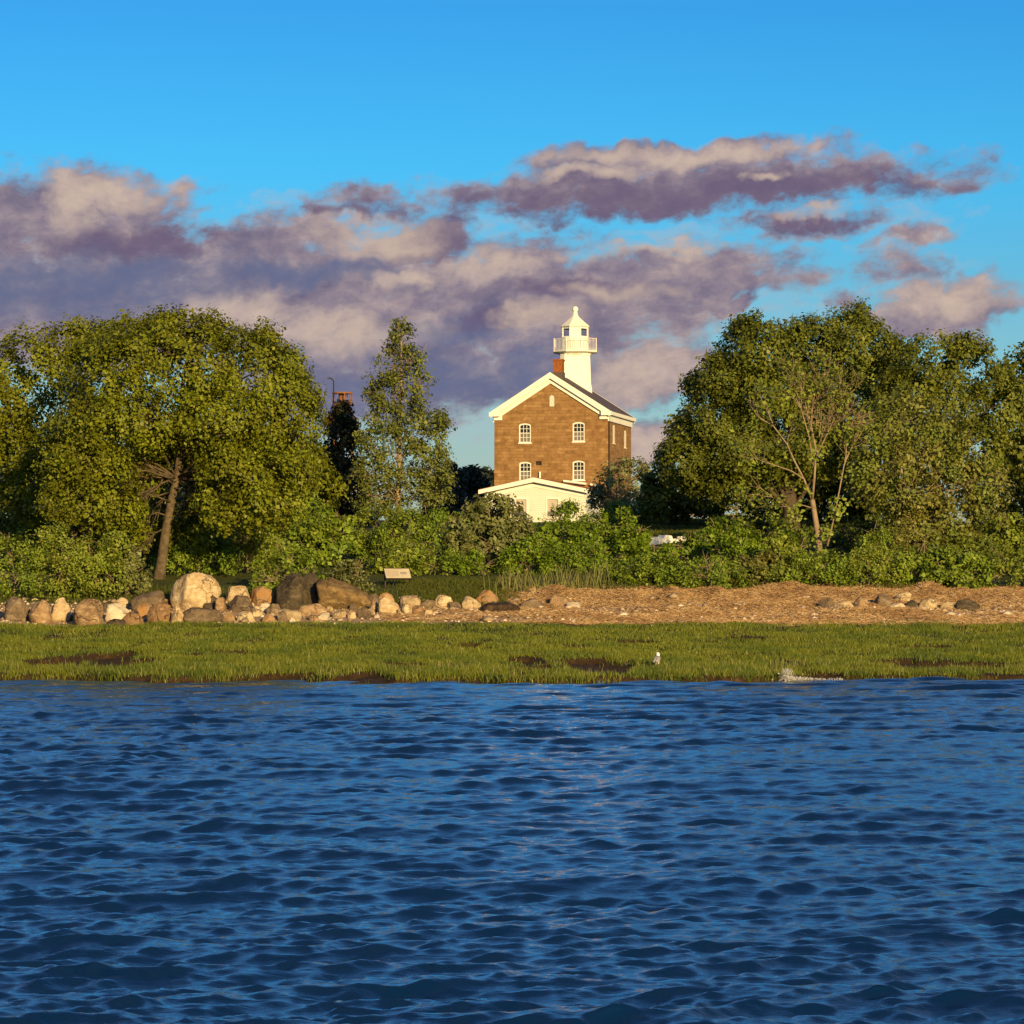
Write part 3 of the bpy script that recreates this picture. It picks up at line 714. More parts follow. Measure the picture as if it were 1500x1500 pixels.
def build_tower(root, Dp, zr):
    d = HD + 7.4
    # the tower stands on the rear half of the ridge: find its local position from its place above the ridge
    ty = 7.4
    wx = X(842.6, HD + ty) - hx
    c, s = math.cos(ROT), math.sin(ROT)
    tx = wx * c + (ty) * s            # into the house's frame
    ty = -wx * s + ty * c
    t = bpy.data.objects.new('tower', None); COL.objects.link(t); t.parent = root; t.location = (tx, ty, 0)
    t.rotation_euler = (0, 0, -ROT - R(1.5))
    pz = lambda py: hz(py, d)
    k = 1 / (F / d)
    def sq(r, ch, z): return [(r, -r + ch, z), (r, r - ch, z), (r - ch, r, z), (-r + ch, r, z), (-r, r - ch, z), (-r, -r + ch, z), (-r + ch, -r, z), (r - ch, -r, z)]
    m = MB(); prof = [(1.34, zr - 2.6), (1.30, pz(572)), (1.22, pz(563)), (1.20, pz(552)), (1.14, pz(519)), (1.2, pz(518.5))]
    vs = []; fs = []
    for r, z in prof: vs += sq(r, 0.34, z)
    for i in range(len(prof) - 1):
        for j in range(8): fs.append((i * 8 + j, i * 8 + (j + 1) % 8, (i + 1) * 8 + (j + 1) % 8, (i + 1) * 8 + j))
    fs += [tuple(range(7, -1, -1)), tuple(40 + j for j in range(8))]
    m.add(vs, fs); m.build('shaft', M['tower_white'], t)
    a8 = R(22.5)
    g = MB(); zd = pz(514.5); g.lathe([(1.25, zd - 0.36), (1.38, zd - 0.22), (1.75, zd - 0.14), (1.82, zd - 0.10), (1.82, zd)], 8, a8); g.build('gallery', M['tower_white'], t)
    r8 = MB(); rr = 1.76; rh = pz(497) - zd
    for kk in range(8):
        a0 = a8 + kk * math.pi / 4; a1 = a0 + math.pi / 4
        p0 = Vector((rr * math.cos(a0), rr * math.sin(a0), 0)); p1 = Vector((rr * math.cos(a1), rr * math.sin(a1), 0))
        for zz, q in ((rh, 0.020), (0.10, 0.016)): r8.tube([p0 + Vector((0, 0, zd + zz)), p1 + Vector((0, 0, zd + zz))], q, 6)
        for j in range(9):
            p = p0.lerp(p1, j / 9); r8.tube([p + Vector((0, 0, zd)), p + Vector((0, 0, zd + rh + (0.05 if j == 0 else 0)))], 0.035 if j == 0 else 0.013, 6)
    r8.build('railing', M['rail'], t)
    dr = MB(); z0 = zd; z1 = pz(494.5); dr.lathe([(1.04, z0 + 0.0), (1.04, z1 - 0.1), (1.10, z1 - 0.06), (1.10, z1)], 16, a8); dr.build('drum', M['tower_white'], t)
    lan = bpy.data.objects.new('lantern', None)
    # lantern room: mullions, panes, inner white column standing in for sun glare
    z2 = pz(479.5); fr = MB(); rl = 1.02
    fr.lathe([(1.06, z1), (1.06, z1 + 0.07)], 8, a8); fr.lathe([(1.06, z2 - 0.14), (1.06, z2)], 8, a8)
    for kk in range(8):
        a = a8 + kk * math.pi / 4; p = Vector((rl * math.cos(a), rl * math.sin(a), 0))
        fr.tube([p + Vector((0, 0, z1)), p + Vector((0, 0, z2))], 0.075, 6)
    lo = fr.build('lantern', M['tower_white'], t)
    pn = MB()
    for kk in range(8):
        if kk == 5: continue
        a0 = a8 + kk * math.pi / 4; a1 = a0 + math.pi / 4
        am = 0.5 * (a0 + a1)
        p0 = Vector((rl * math.cos(a0), rl * math.sin(a0), 0)); p1 = Vector((rl * math.cos(a1), rl * math.sin(a1), 0)); q0 = p0.lerp(p1, 0.06); q1 = p0.lerp(p1, 0.94)
        i = [q0 + Vector((0, 0, z1 + 0.07)), q1 + Vector((0, 0, z1 + 0.07)), q1 + Vector((0, 0, z2 - 0.14)), q0 + Vector((0, 0, z2 - 0.14))]
        n = Vector((math.cos(am), math.sin(am), 0)) * 0.012
        pn.add([v - n for v in i] + [v + n for v in i], [(0, 1, 2, 3), (7, 6, 5, 4), (0, 4, 5, 1), (1, 5, 6, 2), (2, 6, 7, 3), (3, 7, 4, 0)])
    wp = MB(); wp.box(-0.40, 0.40, -rl * 0.9239 - 0.02, -rl * 0.9239 + 0.02, z1 + 0.07, z2 - 0.14); wp.build('glare_panel', M['tower_white'], lo)  # opaque white in place of glass: sun glare on the facing pane
    gm = bpy.data.materials.new('lantern_glass'); gm.use_nodes = True; b = gm.node_tree.nodes['Principled BSDF']
    b.inputs['Transmission Weight'].default_value = 1.0; b.inputs['IOR'].default_value = 1.05; b.inputs['Roughness'].default_value = 0.02; b.inputs['Base Color'].default_value = (0.8, 0.84, 0.86, 1)
    pn.build('lantern_pane', gm, lo)
    ln = MB(); ln.lathe([(0.40, z1 + 0.02), (0.40, z2 - 0.05)], 12); ln.build('glare_column', M['tower_white'], lo)  # added white column, so the front facet looks white with glare
    rf = MB(); rf.lathe([(1.16, z2), (1.20, z2 + 0.05), (0.74, pz(471.5)), (0.30, pz(464.2)), (0.21, pz(461)), (0.165, pz(457)), (0.15, pz(455.5))], 8, a8); ro = rf.build('lantern_roof', M['tower_white'], t)
    bl = MB(); zb = pz(453); rb = 0.235
    bl.lathe([(0.06, zb - rb)] + [(rb * math.cos(a), zb + rb * math.sin(a)) for a in np.linspace(-1.2, 1.3, 9)], 14); bl.build('finial', M['tower_white'], ro, True)
    return t


root, Dp, zr, slope, hw = build_lighthouse()
build_tower(root, Dp, zr)


def build_annex():
    """one storey white wooden house against the front of the stone one; its frame is the stone house's"""
    yl = -6.2
    o = empty('annex', (hx, HD, HZ), ROT)
    tag(o, 'low white clapboard annex with a shallow gable before the stone lighthouse', 'house')
    dd = HD + yl * math.cos(ROT)
    kx = 1 / (F / dd) / math.cos(ROT)
    xc = (783.5 - 750) / F * dd - hx
    cx = (xc - yl * -math.sin(ROT)) / math.cos(ROT)
    zz = lambda py: hz(py, dd)
    za, zl, zrr = zz(701), zz(718), zz(718.5); hl = 78 * kx; hr = 80 * kx
    w = MB(); w.prism([(cx - hl + 0.35, -2.5), (cx + hr - 0.3, -2.5), (cx + hr - 0.3, zrr - 0.1), (cx, za - 0.1), (cx - hl + 0.35, zl - 0.1)], yl, -0.01)
    wo = w.build('wall', M['clap'], o)
    ws = [((763.2 - 783.5) * kx + cx, zz(757), 0.86, zz(731) - zz(757)), ((809.5 - 783.5) * kx + cx, zz(757), 0.86, zz(731) - zz(757))]
    ct = MB()
    for x, z0, ww, h in ws: ct.box(x - ww / 2, x + ww / 2, yl - 0.5, yl + 0.2, z0, z0 + h)
    apply_bool(wo, ct.build('cutter', M['clap'], o))
    for x, z0, ww, h in ws:
        f = MB(); bx = lambda a, b2, c, d2: [(a, c), (b2, c), (b2, d2), (a, d2)]
        f.ring(bx(x - ww / 2 - 0.09, x + ww / 2 + 0.09, z0 - 0.09, z0 + h + 0.11), bx(x - ww / 2 + 0.02, x + ww / 2 - 0.02, z0 + 0.02, z0 + h - 0.02), yl - 0.03, yl + 0.08)
        fo = f.build('window', M['white'], o)
        g = MB(); g.box(x - ww / 2 + 0.02, x + ww / 2 - 0.02, yl + 0.05, yl + 0.07, z0 + h * 0.30, z0 + h - 0.02); g.build('blind', M['blind'], fo)
        g = MB(); g.box(x - ww / 2 + 0.02, x + ww / 2 - 0.02, yl + 0.055, yl + 0.075, z0 + 0.02, z0 + h * 0.30); g.build('pane', M['glass_low'], fo)
    r = MB()
    ovx = 0.55
    sl = (za - zl) / hl; sr = (za - zrr) / hr
    L = (cx - hl - 0.15, zl - 0.15 * sl); Rr = (cx + hr + 0.15, zrr - 0.15 * sr)
    r.prism([L, (cx, za), (cx, za + 0.09), (L[0], L[1] + 0.09)], yl - 0.42, -0.01); r.prism([(cx, za), Rr, (Rr[0], Rr[1] + 0.09), (cx, za + 0.09)], yl - 0.42, -0.01)
    r.build('roof', M['flash_red'], o)
    f = MB()
    f.prism([(L[0], L[1] - 0.24), (cx, za - 0.27), (cx, za + 0.06), (L[0], L[1] + 0.06)], yl - 0.46, yl - 0.42)
    f.prism([(cx, za - 0.27), (Rr[0], Rr[1] - 0.24), (Rr[0], Rr[1] + 0.06), (cx, za + 0.06)], yl - 0.46, yl - 0.42)
    f.build('bargeboard', M['white'], o)
    f = MB()
    f.prism([(L[0] + 0.4, L[1] - 0.50), (cx, za - 0.62), (cx, za - 0.36), (L[0] + 0.4, L[1] - 0.25)], yl - 0.05, yl)
    f.prism([(cx, za - 0.62), (Rr[0] - 0.4, Rr[1] - 0.50), (Rr[0] - 0.4, Rr[1] - 0.25), (cx, za - 0.36)], yl - 0.05, yl)
    f.build('frieze_board', M['white'], o)
    f = MB(); f.tube([(cx + 18 * kx, -0.3, za + 0.02), (cx + 52 * kx, -0.3, za - 0.22)], 0.09, 8); f.tube([(cx + 58 * kx, -0.3, za - 0.25), (cx + 80 * kx, -0.3, za - 0.55)], 0.08, 8)
    f.build('roof_flashing', M['white'], o)


build_annex()


def build_light_tower():
    d = 300.0; c = W(501.5, 590, d); k = d / F
    o = empty('light_tower', (c.x, d, float(height(c.x, d))))
    tag(o, 'rusty steel skeleton tower with a cage top and thin lamp mast above the trees', 'tower')
    b0 = o.location.z; z = lambda py: CAMZ + (HY - py) * k - b0
    r = 14 * k; top = z(575); dk = z(592)
    m = MB()
    for a in range(8):
        g = a * math.pi / 4 + 0.3; m.tube([(r * math.cos(g), r * math.sin(g), dk), (r * math.cos(g), r * math.sin(g), top)], 0.035 if a % 2 else 0.06, 6)
    m.lathe([(r + 0.05, top - 0.12), (r + 0.05, top + 0.02)], 16); m.lathe([(r + 0.05, dk - 0.1), (r + 0.05, dk + 0.05)], 16); m.build('cage', M['rust'], o)
    m = MB(); m.lathe([(0.35, dk + 0.05), (0.35, top - 0.12)], 8); m.build('beacon_post', M['rust'], o)
    m = MB()
    for sx in (-1, 1):
        for sy in (-1, 1): m.tube([(sx * 1.5, sy * 1.5, -1), (sx * r * 0.68, sy * r * 0.68, dk - 0.1)], 0.10, 6)
    for q in range(6):
        t0, t1 = q / 6, (q + 1) / 6; w0 = 1.5 + (r * .68 - 1.5) * t0; w1 = 1.5 + (r * .68 - 1.5) * t1; h0 = -1 + (dk + 0.9) * t0; h1 = -1 + (dk + 0.9) * t1
        for s in (-1, 1):
            m.tube([(-w0, s * w0, h0), (w1, s * w1, h1)], 0.04, 4); m.tube([(w0, s * w0, h0), (-w1, s * w1, h1)], 0.04, 4)
            m.tube([(s * w0, -w0, h0), (s * w1, w1, h1)], 0.04, 4)
    m.build('lattice_leg', M['rust'], o)
    m = MB(); x = -12.5 * k
    m.tube([(x, -r * .4, dk), (x, -r * .4, z(559)), (x - 0.12, -r * .4, z(556)), (x - 0.3, -r * .4, z(554)), (x - 0.42, -r * .4, z(554.2))], 0.06, 6)
    mo = m.build('lamp_mast', M['iron'], o)
    m = MB(); m.box(x - 0.56, x - 0.36, -r * .4 - 0.1, -r * .4 + 0.1, z(555.6), z(553.8)); m.build('lamp_head', M['iron'], mo)


build_light_tower()

# ------------------------------------------------------------------ trees and shrubs
def leaf_mesh(name, C, outd, per, spread, size, mat, parent, seed, up=0.35, flat=1.0):
    rng = np.random.default_rng(seed); n = len(C) * per
    if n == 0: return None
    c = np.repeat(C, per, 0); o = np.repeat(outd, per, 0); sp = np.repeat(spread, per)[:, None] if hasattr(spread, '__len__') else spread
    off = np.clip(rng.normal(0, 0.48, (n, 3)), -0.95, 0.95); off[:, 2] *= flat
    p = c + off * sp
    nrm = o * 1.05 + rng.normal(0, 0.44, (n, 3)) + np.array([0, 0, up]); nrm /= np.linalg.norm(nrm, axis=1)[:, None] + 1e-9
    t = np.cross(nrm, rng.normal(0, 1, (n, 3))); t /= np.linalg.norm(t, axis=1)[:, None] + 1e-9
    b = np.cross(nrm, t)
    L = (size * np.clip(rng.lognormal(-0.04, 0.34, n), 0.45, 1.9))[:, None]; wd = L * rng.uniform(0.30, 0.46, n)[:, None]
    fold = nrm * (L * 0.12)
    v = np.stack([p - t * L * 0.5, p + b * wd + fold - t * L * 0.05, p + t * L * 0.5, p - b * wd + fold - t * L * 0.05], 1).reshape(-1, 3)
    f = np.arange(n * 4).reshape(-1, 4)
    return mesh(name, v, f, mat, parent)


def lobes_world(lobes, d):
    """photo lobes (px, py, rx, ry [, depth offset m, depth radius m]) -> centres and radii in metres"""
    k = d / F; C = []; Rr = []
    for l in lobes:
        px, py, rx, ry = l[:4]; dy = l[4] if len(l) > 4 else 0.0
        ra = rx * k; rc = ry * k; rb = l[5] if len(l) > 5 else max(ra, rc) * 0.9
        w = W(px, py, d); C.append((w.x, d + dy, w.z)); Rr.append((ra, rb, rc))
    return np.array(C), np.array(Rr)


def clusters(C, Rr, dens, rng, gap=0.18, shell=(0.66, 1.04), lump=0.14):
    pts = []; nor = []
    for i in range(len(C)):
        a, b, c = Rr[i]; area = 4 * math.pi * (((a * b) ** 1.6 + (a * c) ** 1.6 + (b * c) ** 1.6) / 3) ** (1 / 1.6)
        n = max(6, int(area * dens))
        dr = rng.normal(0, 1, (n, 3)); dr /= np.linalg.norm(dr, axis=1)[:, None]
        lum = 1 + lump * fbm2(dr[:, 0] * 2.4 + i * 7.1, dr[:, 1] * 2.4, 51, 3, dr[:, 2] * 2.4)
        rad = rng.uniform(shell[0], shell[1], n) ** 0.6 * lum
        p = C[i] + dr * rad[:, None] * Rr[i]
        keep = np.ones(n, bool)
        for j in range(len(C)):
            if j != i: keep &= (((p - C[j]) / Rr[j]) ** 2).sum(1) > 0.55
        keep &= (vnoise(p[:, 0] * 0.9, p[:, 1] * 0.9, p[:, 2] * 0.9, 61) + rng.uniform(-0.35, 0.35, n)) > (-1 + 2 * gap)
        o = dr / Rr[i]; o /= np.linalg.norm(o, axis=1)[:, None]
        pts.append(p[keep]); nor.append(o[keep])
    return np.concatenate(pts), np.concatenate(nor)


def bent(rng, a, b, n=5, sag=0.12, jit=0.05):
    a = Vector(a); b = Vector(b); L = (b - a).length; r = []
    for i in range(n + 1):
        t = i / n; p = a.lerp(b, t); p.z += math.sin(math.pi * t) * L * sag * 0.5
        if 0 < i < n: p += Vector(rng.normal(0, L * jit, 3))
        r.append(p)
    return r


def twig_fan(mb, rng, a, b, n, length, r):
    for k in range(n):
        t = rng.uniform(0.2, 1.0); p = Vector(a).lerp(Vector(b), t); dv = (Vector(b) - Vector(a)).normalized() + Vector(rng.normal(0, 0.6, 3))
        q = p + dv.normalized() * length * rng.uniform(0.4, 1.0)
        mid = p.lerp(q, 0.5) + Vector(rng.normal(0, length * 0.08, 3)); mb.tube([p, mid, q], [r, r * 0.8, r * 0.35], 4)


def plant(name, label, cat, d, trunk, r0, lobes, dens, per, leaf, mat, bark='bark', group=None, seed=1, spread=0.42, gap=0.18, shell=(0.66, 1.04),
          twigs=0, twig_len=1.2, limbs=2, up=0.35, lump=0.14, twig_mat=None, buried=0.3, crown_name='crown', trunk_name='trunk', limb_r=0.35, flat=1.0, nseg=8, tufts=3, jmin=1, bare=()):
    """trunk: list of (px,py) from the root up, at distance d"""
    rng = np.random.default_rng(seed)
    x0 = X(trunk[0][0], d); z0 = float(height(x0, d))
    o = empty(name, (x0, d, z0)); tag(o, label, cat, group)
    org = np.array([x0, d, z0])
    T = [Vector((x0, d, z0 - buried))] + [W(px, py, d) for px, py in trunk[1:]]
    for i in range(2, len(T)): T[i].y += rng.normal(0, 0.15)
    mb = MB(); n = len(T)
    rad = [r0 * 1.35] + [r0 * (1 - 0.72 * (i / (n - 1)) ** 1.1) for i in range(1, n)]
    mb.tube([p - Vector(org) for p in T], rad, nseg)
    C, Rr = lobes_world(lobes, d)
    tw = MB()
    for i in range(len(C)):
        for l in range(limbs):
            # join at the trunk point below the lobe
            cand = [j for j in range(jmin, n) if T[j].z < C[i][2] - 0.1 * Rr[i][2]] or [jmin]
            j = cand[-1] if rng.random() < 0.6 else cand[int(rng.integers(len(cand)))]
            tgt = C[i] + rng.uniform(-0.6, 0.6, 3) * Rr[i]
            path = bent(rng, T[j], tgt, 5, 0.18, 0.04); rr = rad[j] * limb_r
            mb.tube([p - Vector(org) for p in path], [rr * (1 - 0.8 * q / 5) for q in range(6)], 5)
            for s in range(3):
                q3 = rng.normal(0, 1, 3); q3 *= min(1.0, 0.8 / np.linalg.norm(q3)); e = C[i] + q3 * Rr[i]
                pp = bent(rng, path[3], e, 3, 0.1, 0.05); mb.tube([p - Vector(org) for p in pp], [rr * 0.4, rr * 0.32, rr * 0.22, rr * 0.1], 4)
            if twigs: twig_fan(tw, rng, path[1] - Vector(org), path[-1] - Vector(org), twigs, twig_len, 0.018 * d / 140)
    for a0, b0, a1, b1 in bare:
        pa, pb = W(a0, b0, d), W(a1, b1, d); pb.y -= rng.uniform(0, 1.5)
        path = bent(rng, pa, pb, 5, 0.25, 0.05); mb.tube([p - Vector(org) for p in path], [0.042, 0.034, 0.028, 0.022, 0.016, 0.008], 5)
        for q in range(4): twig_fan(tw, rng, path[q + 1] - Vector(org), path[q + 2 if q < 3 else 5] - Vector(org), 8, 0.9, 0.011)
    if twigs: mb.add(tw.v, tw.f)
    mb.build(trunk_name, M[bark], o, True)
    if tufts:
        tc = []; tr = []
        for i in range(len(C)):
            for _ in range(tufts):
                dv = rng.normal(0, 1, 3); dv[2] = abs(dv[2]) * 1.2 - 0.2; dv /= np.linalg.norm(dv)
                tc.append(C[i] + dv * Rr[i] * 0.82); tr.append(np.full(3, rng.uniform(0.20, 0.34) * Rr[i].mean()))
        C = np.concatenate([C, np.array(tc)]); Rr = np.concatenate([Rr, np.array(tr)])
    P, nr = clusters(C, Rr, dens, rng, gap, shell, lump)
    leaf_mesh(crown_name, P - org, nr, int(per * 1.22), spread, leaf * 0.88, M[mat], o, seed + 900, up, flat)
    return o


G_TREE = 'trees around the lighthouse'
# --- big spreading tree on the left, its trunk rising from the boulders
plant('maple_tree', 'big spreading yellow green tree whose forked trunk rises beside the tallest pale boulder', 'tree', 139,
      [(232, 872), (236, 830), (243, 780), (250, 735), (258, 700), (264, 660), (266, 600), (270, 540)], 0.25,
      [(270, 545, 125, 75, 0, 4.2), (175, 555, 85, 70, 0.5, 3.5), (365, 560, 85, 68, 0.5, 3.5), (270, 500, 70, 35, 0, 3), (400, 610, 68, 62, 0, 3), (330, 620, 90, 55, -1, 3), (200, 620, 95, 55, -1, 3),
       (130, 635, 60, 55, 0, 3), (420, 655, 48, 40, 0, 2.4), (255, 660, 60, 32, 2.5, 2.4), (330, 515, 85, 42, 1, 3), (205, 515, 75, 40, 1, 3), (395, 545, 50, 38, 0.5, 2.5), (445, 620, 26, 40, 0.5, 2),
       (150, 690, 56, 30, -2.0, 2), (345, 690, 52, 26, -1.6, 2), (410, 695, 45, 32, -1.6, 2), (115, 690, 45, 30, -1.5, 2),
       (130, 745, 55, 36, -2.4, 1.8), (176, 752, 36, 28, -1.8, 1.3), (205, 700, 30, 24, 1.0, 1.3), (300, 715, 30, 24, 1.2, 1.3), (195, 560, 45, 34, -1, 2), (275, 640, 40, 24, -0.5, 1.6), (220, 790, 26, 20, 1.6, 1.0), (275, 775, 30, 22, 1.8, 1.0), (395, 742, 56, 36, -2.4, 1.8), (338, 752, 42, 30, -2.4, 1.5), (435, 700, 32, 32, -0.8, 1.5)],
      2.2, 58, 0.150, 'leaf_maple', group=G_TREE, seed=11, spread=0.46, twigs=9, limbs=2, lump=0.12, shell=(0.5, 1.02), gap=0.25, tufts=6, jmin=4, bare=[(243, 755, 165, 782), (246, 722, 178, 748), (252, 708, 196, 690), (262, 690, 322, 708), (256, 715, 306, 752), (244, 775, 205, 806), (264, 665, 300, 690), (250, 735, 150, 735)])
plant('maple_tree', 'yellow green tree at the left margin with a thin straight trunk behind the boulders', 'tree', 146,
      [(106, 888), (107, 840), (104, 780), (96, 700), (90, 620)], 0.16,
      [(95, 525, 60, 50), (40, 560, 70, 75), (130, 500, 40, 26), (85, 620, 70, 60), (20, 650, 60, 60), (110, 690, 50, 40), (60, 720, 60, 40), (-30, 600, 70, 80), (160, 520, 40, 34)],
      2.2, 54, 0.155, 'leaf_maple', group=G_TREE, seed=12, spread=0.5, limbs=1, twigs=4)
plant('maple_tree', 'rounded green tree beyond the left margin of the photo', 'tree', 158,
      [(-90, 860), (-92, 780), (-95, 700), (-90, 620)], 0.3,
      [(-90, 560, 90, 60), (-150, 620, 70, 70), (-40, 640, 70, 60), (-100, 690, 90, 60)], 1.3, 36, 0.26, 'leaf_maple', group=G_TREE, seed=13, spread=0.5, limbs=1)
# --- under-storey growth behind the big tree: tawny half bare saplings
for i, (px, top, w, mt, lb) in enumerate([
        (150, 690, 120, 'leaf_tawny', 'half bare brown green sapling filling the shade left of the forked trunk'),
        (330, 660, 130, 'leaf_tawny', 'half bare brown green sapling just right of the forked trunk'),
        (420, 690, 90, 'leaf_bay', 'green sapling at the foot of the dark cedar'),
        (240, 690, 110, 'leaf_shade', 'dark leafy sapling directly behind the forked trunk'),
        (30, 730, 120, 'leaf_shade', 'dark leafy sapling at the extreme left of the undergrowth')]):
    hgt = 850 - top
    plant('sapling', lb, 'tree', 150 + 2 * i, [(px, 860), (px + 4, 810), (px - 5, 760), (px + 3, top + 30)], 0.10,
          [(px, top + hgt * 0.28, w * 0.42, hgt * 0.28), (px - w * 0.28, top + hgt * 0.55, w * 0.36, hgt * 0.3), (px + w * 0.28, top + hgt * 0.55, w * 0.36, hgt * 0.3), (px, top + hgt * 0.8, w * 0.45, hgt * 0.25)],
          1.4, 30, 0.20, mt, group='saplings under the big tree', seed=20 + i, twigs=12, twig_len=1.0, limbs=2, gap=0.30)
for i, (px, top, w, d, mt, lb) in enumerate([
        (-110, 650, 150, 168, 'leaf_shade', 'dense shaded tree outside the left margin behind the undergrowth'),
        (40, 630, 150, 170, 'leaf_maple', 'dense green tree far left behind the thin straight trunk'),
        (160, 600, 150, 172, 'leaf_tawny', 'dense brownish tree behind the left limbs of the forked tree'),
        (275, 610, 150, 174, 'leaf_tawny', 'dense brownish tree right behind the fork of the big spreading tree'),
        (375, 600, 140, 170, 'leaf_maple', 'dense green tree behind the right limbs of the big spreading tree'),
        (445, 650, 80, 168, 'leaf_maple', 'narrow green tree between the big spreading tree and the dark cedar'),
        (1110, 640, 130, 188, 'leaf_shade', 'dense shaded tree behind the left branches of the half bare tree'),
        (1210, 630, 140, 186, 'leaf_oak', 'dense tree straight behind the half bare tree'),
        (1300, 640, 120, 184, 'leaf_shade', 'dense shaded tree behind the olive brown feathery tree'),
        (1490, 640, 120, 184, 'leaf_oak', 'dense tree beyond the right margin behind the others')]):
    hh = 850 - top
    plant('backing_tree', lb, 'tree', d, [(px, 830), (px + 3, 790), (px - 3, 740), (px, top + 60)], 0.16,
          [(px, top + hh * 0.2, w * 0.36, hh * 0.2), (px - w * 0.28, top + hh * 0.38, w * 0.34, hh * 0.24), (px + w * 0.28, top + hh * 0.38, w * 0.34, hh * 0.24),
           (px - w * 0.25, top + hh * 0.65, w * 0.36, hh * 0.26), (px + w * 0.25, top + hh * 0.65, w * 0.36, hh * 0.26), (px, top + hh * 0.86, w * 0.5, hh * 0.18)],
          1.5, 36, 0.24, mt, 'bark_dark', group='dense trees behind the front trees', seed=600 + i, spread=0.5, gap=0.05, limbs=1, shell=(0.4, 1.0), lump=0.18)
# --- dark cedar and the pyramidal tree
plant('cedar_tree', 'dark narrow evergreen in front of the rusty skeleton tower', 'tree', 186,
      [(500, 800), (500, 740), (500, 690), (501, 640), (502, 606)], 0.26,
      [(502, 612, 9, 20), (499, 640, 24, 26), (496, 670, 34, 30), (496, 702, 42, 32), (494, 735, 48, 34), (498, 768, 54, 34), (470, 690, 20, 30)],
      2.2, 44, 0.22, 'leaf_cedar', 'bark_dark', group=G_TREE, seed=31, spread=0.42, gap=0.12, shell=(0.35, 1.0), limbs=1, lump=0.25)
plant('cedar_tree', 'slim evergreen with an orange brown lit tip under the skeleton tower cage', 'tree', 205,
      [(499, 790), (499, 720), (499, 660), (500, 604)], 0.2,
      [(500, 606, 10, 14), (492, 622, 14, 16), (505, 626, 14, 18)], 3.0, 40, 0.16, 'leaf_sunlit_tip', 'bark_dark', group=G_TREE, seed=32, spread=0.32, shell=(0.3, 1.0), limbs=1)
pear = [(586, 495, 15, 22), (573, 525, 20, 24), (604, 530, 18, 26), (549, 570, 17, 34), (590, 565, 26, 30), (620, 560, 16, 24), (566, 605, 30, 34), (607, 610, 28, 36), (640, 640, 22, 45), (544, 640, 22, 34), (583, 650, 30, 34), (622, 665, 34, 40),
        (560, 690, 34, 34), (600, 705, 34, 30), (645, 690, 20, 36), (535, 700, 22, 26), (630, 725, 34, 24), (556, 735, 40, 22)]
plant('pear_tree', 'tall airy pyramid shaped tree with sky showing through, between the dark cedar and the lighthouse', 'tree', 178,
      [(583, 775), (583, 735), (584, 700), (586, 650), (587, 600), (588, 550), (588, 500)], 0.17, pear, 2.0, 32, 0.160, 'leaf_pear', 'bark_pale', group=G_TREE, seed=33, spread=0.42, gap=0.22, shell=(0.2, 1.0), limbs=3, limb_r=0.22, twigs=3, tufts=2, twig_len=1.0, twig_mat='bark_pale')
# --- dark distant evergreens beside the lighthouse
for i, (px, top, w, lb) in enumerate([(660, 688, 46, 'blue black distant evergreen touching the foot of the airy pyramid tree'), (692, 692, 40, 'blue black distant evergreen in the middle of the dark row by the stone house'),
                                      (716, 690, 36, 'blue black distant evergreen closest to the stone wall of the lighthouse'), (640, 702, 40, 'low blue black distant evergreen hidden behind the airy pyramid tree')]):
    plant('distant_evergreen', lb, 'tree', 275 + 3 * i, [(px, 775), (px, 740), (px, 715), (px, top + 8)], 0.2,
          [(px, top + 8, w * 0.16, 12), (px - w * .2, top + 16, w * .2, 14), (px + w * .25, top + 20, w * .2, 16), (px, top + 34, w * 0.42, 26), (px, top + 62, w * 0.5, 26)], 1.1, 40, 0.30, 'leaf_far', 'bark_dark', group='dark evergreens behind the house', seed=40 + i, spread=0.55, gap=0.05, shell=(0.3, 1.0), limbs=1, lump=0.3)
# --- right hand group
plant('oak_tree', 'tallest dark green tree with a broad domed crown right of the lighthouse', 'tree', 172,
      [(1160, 800), (1158, 750), (1155, 700), (1160, 640), (1165, 580), (1170, 520)], 0.45,
      [(1250, 510, 62, 52, 0, 3.6), (1185, 520, 55, 52, 0, 3.4), (1110, 520, 58, 48, 0, 3.4), (1090, 500, 26, 26, 0, 1.6), (1060, 565, 52, 38, 0, 3), (1130, 585, 70, 55, 0, 4), (1230, 590, 80, 60, 1, 4), (1040, 625, 46, 42, 0, 3),
       (1090, 660, 70, 50, 0, 4), (1180, 660, 80, 50, 1, 4), (1010, 680, 40, 42, 0, 2.6), (1300, 545, 50, 48, 1, 3), (1010, 645, 34, 36, 0.5, 2.4), (1060, 705, 55, 34, 1, 3), (1030, 566, 24, 12, 0, 1.2)],
      2.0, 60, 0.172, 'leaf_oak', 'bark_dark', group=G_TREE, seed=51, spread=0.48, lump=0.16, gap=0.12, shell=(0.5, 1.03), tufts=6)
plant('oak_tree', 'green domed tree at the right margin, lower than the tall dark one beside it', 'tree', 166,
      [(1370, 820), (1368, 740), (1372, 660), (1375, 590)], 0.34,
      [(1365, 535, 48, 46), (1415, 545, 45, 50), (1330, 580, 45, 45), (1390, 600, 60, 50), (1455, 600, 55, 60), (1330, 640, 55, 45), (1420, 660, 60, 50)],
      2.0, 56, 0.172, 'leaf_oak', 'bark_dark', group=G_TREE, seed=52, spread=0.46, tufts=5)
plant('oak_tree', 'dark tree outside the right margin of the photo', 'tree', 175,
      [(1540, 830), (1540, 740), (1545, 660), (1545, 600)], 0.34,
      [(1520, 560, 60, 60), (1580, 600, 70, 70), (1510, 650, 60, 60), (1570, 690, 80, 60)], 1.2, 36, 0.28, 'leaf_oak', 'bark_dark', group=G_TREE, seed=53, spread=0.5)
